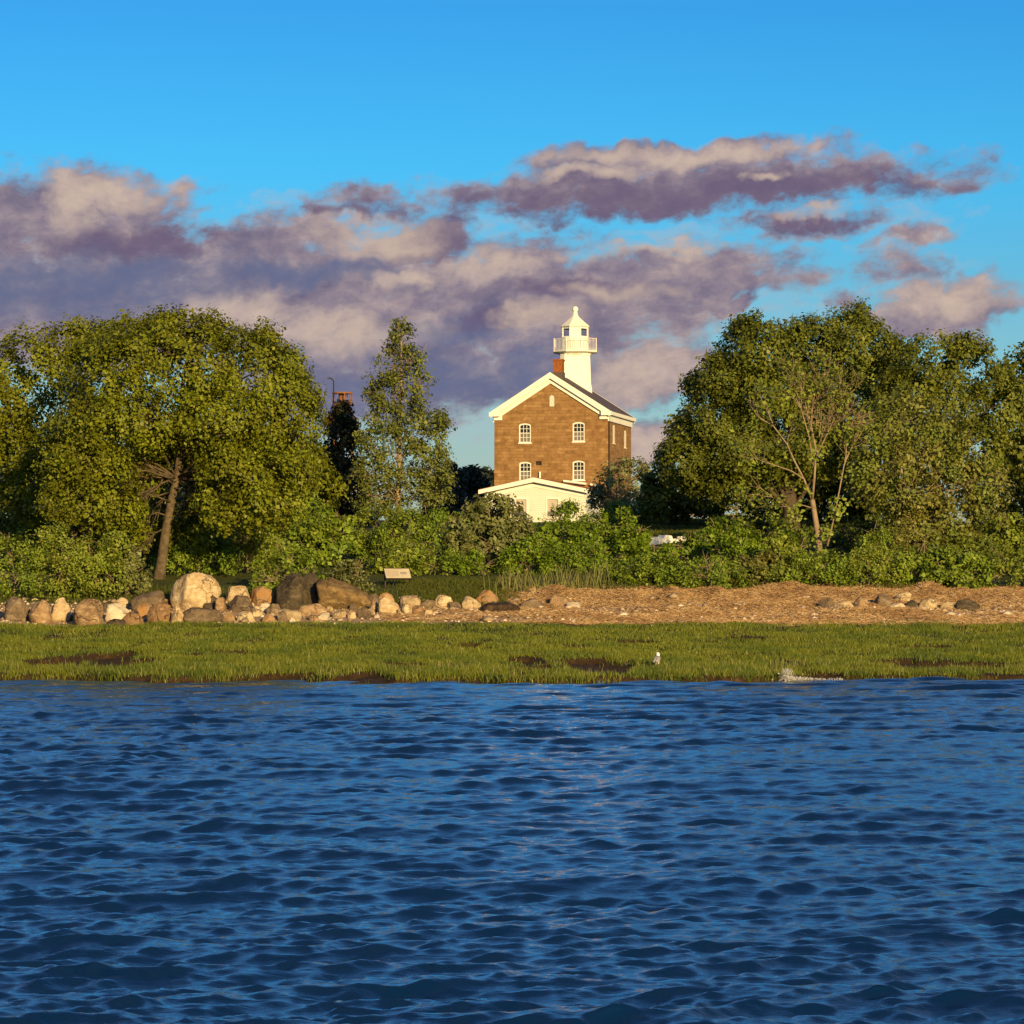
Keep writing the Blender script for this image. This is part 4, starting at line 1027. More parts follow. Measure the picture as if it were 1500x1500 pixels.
plant('holly_tree', 'dense mid green tree low against the left flank of the tall dark one', 'tree', 190,
      [(985, 785), (985, 745), (986, 715)], 0.16,
      [(992, 690, 34, 34), (975, 712, 30, 30), (1010, 718, 36, 32), (965, 735, 32, 20), (1000, 742, 36, 18)], 1.9, 40, 0.24, 'leaf_oak', 'bark_dark', group=G_TREE, seed=54, spread=0.42, gap=0.06, limbs=1)
plant('grey_tree', 'small grey brown thin leaved tree before the corner of the stone lighthouse', 'tree', 205,
      [(906, 790), (905, 750), (903, 720), (905, 695)], 0.10,
      [(915, 690, 30, 18), (890, 712, 26, 22), (935, 700, 26, 22), (908, 728, 36, 22), (880, 738, 20, 22), (940, 735, 26, 24), (900, 755, 34, 16)], 2.1, 26, 0.20, 'leaf_grey', 'bark_pale', group=G_TREE, seed=55, spread=0.42, gap=0.30, shell=(0.3, 1.0), limbs=2, twigs=6, twig_len=1.2, twig_mat='bark_pale')
plant('locust_tree', 'olive brown wide tree with feathery leaves at the right margin above the grey boulders', 'tree', 149,
      [(1345, 850), (1340, 790), (1330, 740), (1320, 690), (1318, 640)], 0.16,
      [(1320, 610, 60, 34), (1285, 640, 50, 36), (1370, 640, 60, 36), (1330, 680, 75, 36), (1395, 690, 45, 34), (1275, 700, 40, 36), (1330, 735, 60, 24), (1395, 765, 55, 32), (1345, 780, 60, 34), (1440, 720, 40, 50)],
      2.2, 34, 0.16, 'leaf_tawny', 'bark_pale', group=G_TREE, seed=56, spread=0.46, gap=0.18, twigs=5, twig_len=1.0, shell=(0.45, 1.03))


def half_bare_tree():
    """pale forked small tree whose branches show"""
    rng = np.random.default_rng(77); d = 143.0
    x0 = X(1204, d); z0 = float(height(x0, d)); org = Vector((x0, d, z0))
    o = empty('half_bare_tree', org); tag(o, 'small half bare tree with pale fanned branches in front of the tall dark tree', 'tree', G_TREE)
    mb = MB(); tips = []; fine = MB()
    def grow(p, dv, L, r, dep):
        pts = [p]; q = p.copy(); dd = dv.copy(); nseg = 4
        for i in range(nseg):
            dd = (dd + Vector(rng.normal(0, 0.09, 3)) + Vector((0, 0, 0.05))).normalized(); q = q + dd * (L / nseg); pts.append(q.copy())
        tgt = mb if dep < 3 else fine
        tgt.tube([a - org for a in pts], [r * (1 - 0.4 * i / nseg) for i in range(nseg + 1)], 6 if dep < 2 else 4)
        if dep >= 4: tips.append(pts[-1]); return
        if dep >= 2: tips.append(pts[2])
        for kk in range(3 if dep < 3 else 2):
            a = pts[int(rng.integers(2, nseg + 1))] if kk else pts[-1]
            nd = (dd + Vector(rng.normal(0, 0.42, 3)) + Vector((0, 0, 0.12))).normalized()
            grow(a.copy(), nd, L * rng.uniform(0.58, 0.80), r * 0.58, dep + 1)
    def limb(pp, r, dep=1, k=1):
        pts = [W(a, b, d) for a, b in pp]
        for i in range(1, len(pts)): pts[i].y += rng.normal(0, 0.25)
        mb.tube([a - org for a in pts], [0.62 * r * (1 - 0.5 * i / (len(pts) - 1)) for i in range(len(pts))], 7)
        for a, b in zip(pts[-3:-1], pts[-2:]):
            for _ in range(k): grow(b.copy(), ((b - a).normalized() + Vector(rng.normal(0, 0.35, 3))).normalized(), 0.80, r * 0.40, 2)
    base = Vector((x0, d, z0 - 0.3))
    mb.tube([base - org, W(1200, 800, d) - org, W(1196, 770, d) - org, W(1192, 745, d) - org, W(1190, 732, d) - org], [0.17, 0.14, 0.125, 0.115, 0.11], 8)
    limb([(1190, 733), (1178, 702), (1163, 675), (1155, 650), (1132, 625)], 0.085, k=2)
    limb([(1190, 733), (1192, 700), (1196, 660), (1188, 620), (1178, 585)], 0.09, k=3)
    limb([(1196, 668), (1212, 635), (1226, 605), (1232, 585)], 0.06, k=3)
    limb([(1193, 745), (1175, 740), (1150, 742), (1130, 728)], 0.045, k=2)
    limb([(1178, 702), (1160, 690), (1130, 680), (1112, 668)], 0.05, k=2)
    limb([(1212, 800), (1222, 760), (1228, 720), (1236, 680), (1250, 650)], 0.07, k=3)
    limb([(1194, 700), (1185, 640), (1172, 600), (1165, 570)], 0.055, k=3)
    limb([(1200, 640), (1205, 600), (1206, 565)], 0.05, k=3)
    for a0, b0, a1, b1 in [(1200, 650, 1225, 580), (1205, 640, 1245, 595), (1195, 630, 1200, 560), (1190, 640, 1175, 570), (1222, 640, 1262, 610), (1185, 620, 1215, 565)]:
        pa, pb = W(a0, b0, d) - org, W(a1, b1, d) - org; mb.tube([pa, pa.lerp(pb, 0.5), pb], [0.03, 0.022, 0.01], 4); twig_fan(fine, rng, pa, pb, 40, 1.0, 0.012)
    mb.add(fine.v, fine.f); mb.build('trunk', M['bark_pale'], o, True)
    lob = [(1145, 600, 44, 38), (1185, 580, 42, 28), (1120, 660, 44, 38), (1235, 610, 38, 40), (1190, 660, 42, 40), (1105, 720, 34, 30), (1150, 745, 44, 30), (1205, 790, 36, 30), (1225, 740, 28, 30)]
    C, Rr = lobes_world(lob, d); P, nr = clusters(C, Rr, 1.0, rng, 0.34, (0.2, 1.0))
    P = np.concatenate([P, np.array([tuple(t) for t in tips[::3]])]); nr = np.concatenate([nr, np.tile([0, -0.3, 0.8], (len(tips[::3]), 1))])
    leaf_mesh('crown', P - np.array(org), nr, 20, 0.42, 0.15, M['leaf_vine'], o, 78)


half_bare_tree()

# --- shrubs: (column, top row, width, base row, distance, leaf, label)
SHRUBS = [
    (20, 790, 130, 885, 139, 'leaf_bay', 'low pale green shrub left of the thin straight trunk'),
    (142, 785, 110, 885, 139.5, 'leaf_bay', 'pale green shrub between the thin straight trunk and the thick forked one'),
    (186, 806, 62, 880, 137.5, 'leaf_olive', 'small pale grey green shrub just left of the thick forked trunk'),
    (290, 776, 120, 872, 141, 'leaf_bay', 'bright yellow green shrub above the tallest pale boulder'),
    (362, 772, 110, 868, 142, 'leaf_bay', 'yellow green shrub above the pink brown boulder'),
    (425, 800, 100, 866, 139, 'leaf_bay', 'yellow green shrub above the big dark cracked boulder'),
    (475, 762, 120, 862, 146, 'leaf_bay', 'tall leafy green shrub above the ochre boulder'),
    (545, 748, 120, 862, 147, 'leaf_bay', 'tall leafy green shrub behind the information sign'),
    (600, 752, 110, 862, 145, 'leaf_bay', 'tall leafy green shrub to the right of the information sign'),
    (515, 828, 60, 866, 139.5, 'leaf_olive', 'short pale shrub left of the information sign above the ochre boulder'),
    (585, 806, 80, 866, 141, 'leaf_bay', 'light green shrub directly behind the information sign'),
    (690, 812, 70, 866, 141, 'leaf_rose', 'short green shrub at the left foot of the olive grey bush'),
    (640, 806, 90, 862, 141, 'leaf_bay', 'short light green shrub between the sign and the olive coloured bush'),
    (650, 748, 90, 850, 152, 'leaf_rose', 'green shrub wedged behind the olive coloured bush'),
    (718, 727, 118, 862, 145, 'leaf_olive', 'large rounded olive grey bush in front of the white annex'),
    (770, 790, 70, 862, 142, 'leaf_rose', 'dark green shrub at the right foot of the olive grey bush'),
    (834, 736, 68, 855, 153, 'leaf_rose', 'bright green shrub with a pointed top covering the white annex'),
    (890, 748, 110, 858, 150, 'leaf_rose', 'bright green rounded shrub below the grey brown tree'),
    (795, 768, 64, 858, 150, 'leaf_rose', 'bright green shrub under the left window of the white annex'),
    (928, 774, 64, 858, 147, 'leaf_rose', 'bright green shrub just left of the white garden wall'),
    (850, 800, 120, 862, 143, 'leaf_rose', 'deep green shrub behind the tall reeds'),
    (1006, 787, 84, 858, 148, 'leaf_rose', 'green shrub directly below the white garden wall'),
    (1060, 764, 74, 856, 151, 'leaf_rose', 'bright green shrub right of the white garden wall'),
    (960, 818, 110, 868, 139.5, 'leaf_bay', 'low yellow green shrub beside the reeds at the top of the beach'),
    (1040, 822, 110, 868, 139, 'leaf_bay', 'low yellow green shrub above the middle of the straw bank'),
    (1120, 815, 110, 868, 138.5, 'leaf_tawny', 'low brownish shrub left of the half bare tree'),
    (1125, 782, 90, 858, 148, 'leaf_rose', 'rich green shrub in the shade left of the half bare trunk'),
    (1195, 812, 100, 870, 138, 'leaf_bay', 'low yellow green shrub hiding the foot of the half bare tree'),
    (1265, 808, 100, 870, 138.5, 'leaf_bay', 'low leafy shrub below the dark hollow among the trees'),
    (1335, 806, 100, 870, 139, 'leaf_bay', 'low leafy shrub behind the lone straw heap'),
    (1405, 808, 100, 872, 138.5, 'leaf_bay', 'low leafy shrub at the right margin above the dark boulder'),
    (1480, 806, 110, 872, 139, 'leaf_bay', 'low leafy shrub outside the right margin'),
    (1260, 768, 90, 850, 156, 'leaf_shade', 'dark round shrub in the hollow between half bare tree and olive brown tree'),
    (1400, 775, 110, 856, 150, 'leaf_tawny', 'brownish shrub under the olive brown tree by the margin'),
    (1490, 760, 120, 860, 152, 'leaf_bay', 'tall green shrub outside the right margin'),
    (-70, 780, 140, 888, 141, 'leaf_bay', 'tall green shrub outside the left margin'),
    (88, 772, 76, 885, 138, 'leaf_vine', 'light green shrub around the thin straight trunk'),
    (60, 728, 110, 870, 149, 'leaf_bay', 'tall green shrub left of the thin straight trunk'),
    (128, 735, 90, 870, 148, 'leaf_tawny', 'tall brownish green shrub right of the thin straight trunk'),
    (195, 748, 90, 868, 147, 'leaf_bay', 'tall green shrub left of the thick forked trunk'),
    (300, 745, 100, 866, 147, 'leaf_bay', 'tall green shrub right of the thick forked trunk'),
    (372, 738, 100, 866, 149, 'leaf_tawny', 'tall brownish green shrub above the cream and pink brown boulders'),
    (435, 752, 90, 864, 148, 'leaf_bay', 'tall green shrub above the cracked dark boulders'),
    (1330, 780, 110, 858, 147, 'leaf_tawny', 'brownish green shrub under the olive brown feathery tree'),
    (1285, 782, 84, 866, 141, 'leaf_bay', 'leafy green shrub between the half bare tree and the lone straw heap'),
    (1085, 775, 70, 862, 144, 'leaf_rose', 'bright green shrub beside the brownish low one left of the half bare tree'),
    (1150, 790, 60, 866, 141, 'leaf_vine', 'light green shrub at the left of the half bare trunk'),
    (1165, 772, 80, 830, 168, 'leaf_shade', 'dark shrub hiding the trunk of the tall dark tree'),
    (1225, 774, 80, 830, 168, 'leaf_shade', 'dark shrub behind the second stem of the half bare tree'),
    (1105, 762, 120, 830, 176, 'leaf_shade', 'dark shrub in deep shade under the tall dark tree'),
    (395, 765, 110, 860, 152, 'leaf_bay', 'green shrub in the gap between big spreading tree and dark cedar'),
    (455, 735, 60, 850, 160, 'leaf_rose', 'upright green shrub at the left foot of the dark cedar'),
    (700, 742, 80, 850, 165, 'leaf_rose', 'green shrub half hidden behind the top of the olive grey bush'),
    (930, 742, 90, 800, 196, 'leaf_bay', 'dull green shrub under the grey brown tree'),
]
for i, (px, top, w, base, d, mt, lb) in enumerate(SHRUBS):
    if d < 140: d = (131.7 if px < 560 else 133.4 if px < 730 else 134.6) + 0.4 * (i % 3)
    base = HY - (float(height(X(px, d), d)) - CAMZ) / d * F + 3
    rng = np.random.default_rng(300 + i); h = base - top
    if mt == 'leaf_bay' and i % 3 == 1: mt = 'leaf_vine'
    lsz = (0.8, 1.0, 1.22, 0.9)[i % 4]
    ls = [(px + rng.uniform(-.06, .06) * w, top + h * 0.27, w * 0.33, h * 0.28), (px - w * 0.24, top + h * 0.45 + rng.uniform(-6, 6), w * 0.26, h * 0.28), (px + w * 0.24, top + h * 0.45 + rng.uniform(-6, 6), w * 0.26, h * 0.28),
          (px - w * 0.1, top + h * 0.62, w * 0.30, h * 0.3, -0.5), (px + w * 0.18, top + h * 0.72, w * 0.32, h * 0.28, -0.6), (px - w * 0.3, top + h * 0.75, w * 0.26, h * 0.27, -0.3), (px + w * rng.uniform(-.3, .3), top + h * 0.14, w * 0.14, h * 0.14)]
    plant('shrub', lb, 'shrub', d, [(px, base), (px + 2, base - h * 0.3), (px - 2, base - h * 0.55)], 0.06, ls, 3.2 if mt == 'leaf_olive' else 2.9, 32, 0.135 * lsz * d / 142, mt, 'bark_pale', group='shrubs along the top of the shore', seed=330 + i,
          spread=0.27, gap=0.24, limbs=1, tufts=4, shell=(0.55, 1.03), crown_name='foliage', trunk_name='stem', twigs=6, twig_len=0.9, lump=0.26, nseg=5)


# ------------------------------------------------------------------ grasses, reeds, straw, pebbles
def blades(name, x, y, z, h, w, lean, mat, seed, kind='stuff'):
    rng = np.random.default_rng(seed); n = len(x)
    a = rng.uniform(0, 2 * math.pi, n); g = rng.uniform(0, 2 * math.pi, n)
    bx, by = np.cos(a) * w * 0.5, np.sin(a) * w * 0.5; lx, ly = np.cos(g) * lean * h, np.sin(g) * lean * h
    p0 = np.stack([x - bx, y - by, z - 0.03], 1); p1 = np.stack([x + bx, y + by, z - 0.03], 1)
    m0 = np.stack([x - bx * 0.7 + lx * 0.35, y - by * 0.7 + ly * 0.35, z + h * 0.6], 1); m1 = np.stack([x + bx * 0.7 + lx * 0.35, y + by * 0.7 + ly * 0.35, z + h * 0.6], 1)
    t0 = np.stack([x + lx, y + ly, z + h], 1); t1 = np.stack([x + lx + bx * 0.15, y + ly + by * 0.15, z + h], 1)
    v = np.stack([p0, p1, m1, m0, t1, t0], 1).reshape(-1, 3); i = np.arange(n)[:, None] * 6
    f = np.concatenate([i + np.array([0, 1, 2, 3]), i + np.array([3, 2, 4, 5])])
    return mesh(name, v, f, mat)


def build_marsh():
    rng = np.random.default_rng(8); n = 430000
    y = 95 + 33 * rng.random(n) ** 1.05; hwid = y / F * 800 + 2.5
    x = rng.uniform(-1, 1, n) * hwid
    e = edge_d(x); mud = mud_mask(x, y) + rng.normal(0, 0.12, n)
    backd = np.interp(750 + x / y * F, [0, 84, 250, 420, 600, 740, 850, 1000, 1100, 1250, 1415, 1500], [124.5, 124.4, 124.4, 124.9, 124.3, 123.7, 123.8, 124.6, 124.2, 125.6, 125.4, 125.4]) + 0.6 * fbm2(x * 0.5, y * 0 + 1.5, 41, 3)
    keep = (y > e + 0.04) & (mud < 0.12) & (y < backd)
    cl = fbm2(x * 1.2, y * 1.2, 43, 3); keep &= (cl + rng.uniform(-0.6, 0.6, n)) > -0.55
    x, y, cl, e = x[keep], y[keep], cl[keep], e[keep]
    h = (0.105 + 0.06 * cl + rng.normal(0, 0.03, len(x))) * np.clip(1.15 - (y - e) / 60, 0.75, 1.15); h = np.clip(h, 0.05, 0.3)
    h = np.where(rng.random(len(x)) < 0.03, h * 1.5, h)
    o = blades('marsh_grass', x, y, height(x, y), h, rng.uniform(0.013, 0.028, len(x)), 0.5, M['grass_marsh'], 9)
    tag(o, 'short yellow green marsh grass covering the flat by the water', 'grass', kind='stuff')
    # taller pale culms along the water
    m = 2000; x = rng.uniform(-17, 17, m); y = edge_d(x) + rng.uniform(0.2, 5, m) ** 1.0; k = (mud_mask(x, y) < 0.2); x, y = x[k], y[k]
    o = blades('tall_marsh_grass', x, y, height(x, y), rng.uniform(0.14, 0.30, len(x)), 0.022, 0.2, M['reed'], 10); tag(o, 'scattered pale taller stalks along the water edge of the marsh', 'grass', kind='stuff')


build_marsh()


def strip(pxs, dlo, dhi, n, hlo, hhi, w, lean, mat, name, label, seed, clump=0.0):
    rng = np.random.default_rng(seed); px = rng.uniform(pxs[0], pxs[1], n) + rng.normal(0, 12, n); y = rng.uniform(dlo, dhi, n); x = X(px, y)
    if clump: k = vnoise(x * 1.1, y * 1.1, 0, seed) + rng.uniform(-.4, .4, n) > clump - 0.4; x, y = x[k], y[k]
    h = rng.uniform(hlo, hhi, len(x)); o = blades(name, x, y, height(x, y), h, w, lean, mat, seed + 1); tag(o, label, 'grass', kind='stuff')


strip((590, 752), 129.5, 137, 9000, 0.06, 0.22, 0.03, 0.5, M['grass_lawn'], 'bank_grass', 'dark green grass on the bank around the sign', 61)
strip((-60, 600), 129.5, 135, 9000, 0.08, 0.25, 0.03, 0.5, M['grass_lawn'], 'low_bank_grass', 'low grass between the boulders and the shrubs', 69, 0.3)
strip((728, 800), 132.0, 135, 330, 0.35, 1.05, 0.035, 0.30, M['reed'], 'reeds', 'tall pale green reeds beside the straw heap', 63, 0.5)
strip((800, 900), 133.0, 136, 420, 0.35, 1.15, 0.035, 0.30, M['reed'], 'reeds', 'pale green reeds fringing the straw bank', 64, 0.55)
strip((860, 1440), 133.4, 136.5, 6000, 0.1, 0.35, 0.045, 0.4, M['grass_lawn'], 'verge_grass', 'grass tufts along the top of the straw bank', 65, 0.35)


def build_lawn():
    rng = np.random.default_rng(66); n = 26000; px = rng.uniform(880, 1120, n); y = rng.uniform(172, 232, n); x = X(px, y)
    o = blades('lawn_grass', x, y, height(x, y), rng.uniform(0.1, 0.2, n), 0.07, 0.4, M['grass_lawn'], 67); tag(o, 'mown grass patch above the white garden wall', 'grass', kind='stuff')


build_lawn()


def build_straw():
    rng = np.random.default_rng(70); n = 95000
    px = rng.uniform(560, 1520, n); y = rng.uniform(124.0, 134.6, n); x = X(px, y); ok = (px + 28 * rng.normal(0, 1, n) > 765) | (y < 129.0); px, y, x = px[ok], y[ok], x[ok]; n = len(x)
    dens = np.where(y > 129.3, 0.75, 0.34) + 0.6 * fbm2(x * 0.45, y * 0.9, 72, 4) + np.clip((px - 700) / 300, -0.5, 0.35) - 0.25 * np.exp(-((y - 128.6) / 0.8) ** 2)
    k = rng.random(n) < dens; x, y = x[k], y[k]; n = len(x)
    # extra straw on the heaps
    ex = []; ey = []
    for cx, cy, rx, ry, h in MOUND:
        m = int(1500 * rx * min(1.5, h * 3)); ex.append(cx + rng.normal(0, 0.55, m) * rx); ey.append(cy + rng.normal(0, 0.5, m) * ry)
    x = np.concatenate([x] + ex); y = np.concatenate([y] + ey); n = len(x)
    z = height(x, y) + rng.uniform(0.0, 0.07, n)
    a = rng.normal(0, 0.7, n); L = rng.uniform(0.10, 0.36, n); tl = rng.normal(0, 0.28, n)
    dv = np.stack([np.cos(a) * np.cos(tl), np.sin(a) * np.cos(tl), np.sin(tl)], 1) * (L / 2)[:, None]
    wv = np.cross(dv, np.array([0.0, -0.9, 0.4]) + rng.normal(0, 0.3, (n, 3))); wv /= np.linalg.norm(wv, axis=1)[:, None] + 1e-9; wv *= rng.uniform(0.004, 0.010, n)[:, None]
    c = np.stack([x, y, z + 0.01], 1)
    v = np.stack([c - dv - wv, c + dv - wv, c + dv + wv, c - dv + wv], 1).reshape(-1, 3)
    o = mesh('straw', v, np.arange(n * 4).reshape(-1, 4), M['straw']); tag(o, 'orange tan heaps of washed up dead reed straw along the beach', 'straw', kind='stuff')


build_straw()


def build_pebbles():
    rng = np.random.default_rng(75); n = 5200
    px = rng.uniform(-40, 1540, n); py = np.where(rng.random(n) < 0.35, rng.normal(891, 2.5, n), rng.uniform(880, 913, n))
    d = np.interp(py, [872, 880, 890, 900, 912], [133, 131.2, 129, 127, 124.6]); x = X(px, d) ; y = d + rng.normal(0, 0.3, n)
    z = height(x, y); r = rng.gamma(2.0, 0.022, n) + 0.018
    b = np.array([(1, 0, 0), (0, 1, 0), (-1, 0, 0), (0, -1, 0), (0.1, 0.1, 0.75), (0, 0, -0.75)], float)
    sc3 = np.stack([r * rng.uniform(0.8, 1.6, n), r * rng.uniform(0.8, 1.4, n), r * rng.uniform(0.5, 0.9, n)], 1)
    jt = 1 + rng.normal(0, 0.18, (n, 6, 1))
    v = (b[None] * jt * sc3[:, None, :] + np.stack([x, y, z + r * 0.3], 1)[:, None, :]).reshape(-1, 3)
    f0 = np.array([(0, 1, 4), (1, 2, 4), (2, 3, 4), (3, 0, 4), (1, 0, 5), (2, 1, 5), (3, 2, 5), (0, 3, 5)])
    f = (f0[None] + (np.arange(n) * 6)[:, None, None]).reshape(-1, 3)
    o = mesh('pebbles', v, f, M['pebble']); tag(o, 'pale pebbles and broken shells scattered over the beach', 'pebbles', kind='stuff')


build_pebbles()

# ------------------------------------------------------------------ boulders
_bm = bmesh.new(); bmesh.ops.create_icosphere(_bm, subdivisions=4, radius=1.0)
ICO_V = np.array([v.co[:] for v in _bm.verts]); ICO_F = np.array([[v.index for v in f.verts] for f in _bm.faces]); _bm.free()


def boulder(px0, px1, py0, py1, kind, label, seed, facets=8, name='boulder', push=0.0, round_=0.5, skew=0.0, cuts=()):
    rng = np.random.default_rng(1000 + seed)
    px = 0.5 * (px0 + px1); d = solve_d(px, py1 - 2.0, height, 118, 160) + push
    k = d / F; w = (px1 - px0) * k; h = (py1 - py0) * k * 1.06; dep = 0.5 * (w + h) * rng.uniform(0.8, 1.05)
    v = ICO_V.copy()
    p = 2.0 + 1.4 * (1 - round_); v /= (np.abs(v) ** p).sum(1)[:, None] ** (1 / p)
    for i in range(facets):
        n = rng.normal(0, 1, 3); n[2] = abs(n[2]) * 0.8; n /= np.linalg.norm(n); hh = rng.uniform(0.60, 0.92)
        s = v @ n - hh; v -= np.clip(s, 0, None)[:, None] * n * 0.9
    for n0, hh in cuts:
        n = np.array(n0, float); n /= np.linalg.norm(n); s = v @ n - hh; v -= np.clip(s, 0, None)[:, None] * n * 0.95
    v *= (1 + 0.11 * fbm2(v[:, 0] * 1.7 + seed, v[:, 1] * 1.7, 91, 4, v[:, 2] * 1.7) + 0.035 * fbm2(v[:, 0] * 6 + seed, v[:, 1] * 6, 95, 3, v[:, 2] * 6))[:, None]
    lo = v.min(0); hi = v.max(0); v = (v - (lo + hi) / 2) / (hi - lo)
    v[:, 0] += skew * v[:, 2]
    v *= np.array([w, dep, h * 1.12]); v[:, 2] += h * 0.5 - h * 0.06
    x = X(px, d); z = CAMZ + (HY - py1) / F * d
    o = mesh(name, v, ICO_F, ROCK[kind], smooth=True); o.location = (x, d + dep * 0.35, z)
    tag(o, label, 'boulder', 'boulders along the shore'); return o


BOULDERS = [
    (72, 103, 877, 913, 'cream', 'pale cream boulder leftmost in the row, cut by the photo margin'),
    (104, 149, 879, 918, 'tan', 'broad tan boulder with a pale lower face, second from the left end'),
    (147, 160, 884, 901, 'dark', 'small dark stone wedged between the broad tan boulder and the whitish one'),
    (153, 192, 885, 912, 'white', 'smooth whitish boulder in front of the pale yellow stone'),
    (162, 190, 876, 893, 'cream', 'pale yellow stone peeping over the smooth whitish boulder'),
    (189, 240, 866, 899, 'grey', 'flat topped grey brown boulder at the foot of the forked trunk'),
    (200, 226, 884, 906, 'orange', 'light orange stone below the flat topped grey boulder'),
    (213, 251, 884, 915, 'brown', 'lumpy brown orange stone just left of the narrow upright pale one'),
    (249, 269, 888, 915, 'cream', 'narrow upright pale stone at the lower left of the tallest boulder'),
    (176, 210, 897, 918, 'brown', 'low brown stone at the grass edge under the whitish boulder'),
    (155, 183, 907, 920, 'dark', 'low dark slab at the grass edge in front of the broad tan boulder'),
    (234, 256, 877, 892, 'brown', 'small rust brown stone behind, between grey flat topped boulder and tallest one'),
    (246, 322, 841, 896, 'cream', 'tallest boulder, pale cream and dome shaped with a shaded left side'),
    (262, 326, 891, 915, 'grey', 'long dark grey brown slab lying below the tallest pale boulder'),
    (295, 320, 870, 895, 'dark', 'dark grey stone leaning on the right side of the tallest pale boulder'),
    (314, 331, 876, 898, 'tan', 'small upright tan stone right of the dark grey leaning one'),
    (328, 367, 859, 887, 'cream', 'cream boulder behind the pointed grey brown stone'),
    (331, 373, 873, 900, 'grey', 'pointed grey brown stone in front of the cream boulder'),
    (365, 402, 860, 889, 'orange', 'pinkish brown boulder with orange lower half beside the big dark one'),
    (325, 345, 896, 911, 'tan', 'small tan stone at the right tip of the long dark slab'),
    (345, 373, 896, 914, 'cream', 'low cream stone at the grass edge under the pointed grey one'),
    (367, 386, 888, 905, 'cream', 'small cream stone above the grass edge, under the pinkish brown boulder'),
    (380, 398, 884, 900, 'white', 'small bright white stone under the pinkish brown boulder'),
    (389, 410, 885, 903, 'grey', 'small grey stone at the lower left of the big dark boulder'),
    (383, 404, 900, 914, 'orange', 'low orange stone at the grass edge below the small white one'),
    (406, 424, 896, 912, 'grey', 'low grey stone at the grass edge under the left half of the big dark boulder'),
    (402, 450, 842, 896, 'dark', 'big dark boulder, left and larger half of the cracked pair'),
    (440, 478, 841, 892, 'dark', 'right half of the cracked dark pair, with a pale vein'),
    (462, 541, 848, 896, 'ochre', 'big long ochre brown boulder right of the cracked dark pair'),
    (408, 442, 893, 912, 'cream', 'cream stone below the big dark boulder'),
    (436, 480, 885, 904, 'tan', 'flat tan stone below the gap between dark pair and ochre boulder'),
    (464, 484, 897, 910, 'white', 'little white stone at the lower right of the flat tan one'),
    (485, 508, 894, 907, 'cream', 'little cream stone under the ochre boulder'),
    (452, 468, 899, 912, 'tan', 'little tan stone at the beach edge below the flat tan one'),
    (506, 524, 895, 907, 'tan', 'little tan stone left of the round grey one'),
    (522, 546, 890, 909, 'grey', 'round grey stone at the right end of the ochre boulder'),
    (537, 557, 870, 890, 'grey', 'grey upright stone behind the right end of the ochre boulder'),
    (541, 556, 882, 900, 'tan', 'tan stone between the round grey one and the cream lump'),
    (553, 578, 869, 887, 'orange', 'bright orange stone under the left leg of the information sign'),
    (551, 585, 876, 902, 'cream', 'cream lump in front of the bright orange stone'),
    (584, 616, 873, 897, 'cream', 'rounded cream boulder under the right leg of the information sign'),
    (588, 604, 886, 903, 'cream', 'small triangular cream stone in front of the rounded cream boulder'),
    (601, 622, 887, 902, 'brown', 'triangular dark brown stone right of the triangular cream one'),
    (614, 638, 879, 893, 'grey', 'grey brown flat stone just right of the rounded cream boulder'),
    (636, 664, 872, 893, 'cream', 'angular cream stone between two flat grey ones'),
    (653, 676, 882, 894, 'grey', 'flat grey block right of the angular cream stone'),
    (676, 705, 874, 894, 'cream', 'oval cream stone left of the lumpy orange one'),
    (696, 730, 865, 888, 'orange', 'lumpy orange brown stone above the dark seaweed bank'),
    (546, 557, 899, 907, 'white', 'tiny white stone below the cream lump on the beach'),
    (762, 800, 877, 893, 'grey', 'low smooth grey boulder at the left end of the straw bank'),
    (805, 834, 872, 891, 'tan', 'tan grey stone half buried in the highest straw heap'),
    (829, 851, 882, 894, 'white', 'bright white stone in front of the highest straw heap'),
    (741, 760, 879, 892, 'tan', 'small tan stone at the right tip of the dark seaweed bank'),
    (1198, 1222, 876, 894, 'grey', 'grey stone with a pale top, first of the right hand scatter'),
    (1222, 1253, 881, 895, 'cream', 'low slanting cream stone between two grey brown ones'),
    (1251, 1275, 874, 893, 'tan', 'brownish stone under a peak of straw'),
    (1282, 1307, 871, 891, 'grey', 'rounded grey brown stone left of the square cream one'),
    (1311, 1336, 868, 884, 'cream', 'square cream stone set above the others in the right hand scatter'),
    (1302, 1326, 884, 894, 'white', 'low white stone under the square cream one'),
    (1325, 1348, 879, 893, 'dark', 'dark stone right of the low white one'),
    (1346, 1375, 878, 893, 'cream', 'smooth tan boulder right of the dark stone'),
    (1377, 1401, 882, 895, 'cream', 'knobbly cream stone near the right margin'),
    (1400, 1440, 878, 897, 'dark', 'dark boulder cut by the right photo margin'),
    (1345, 1358, 889, 896, 'white', 'tiny white stone in front of the smooth tan boulder'),
    (1176, 1190, 873, 880, 'white', 'tiny white stone in the straw above the grey stone'),
    (40, 75, 880, 916, 'tan', 'tan boulder outside the left photo margin'),
    (2, 42, 876, 912, 'grey', 'grey boulder outside the left photo margin'),
]
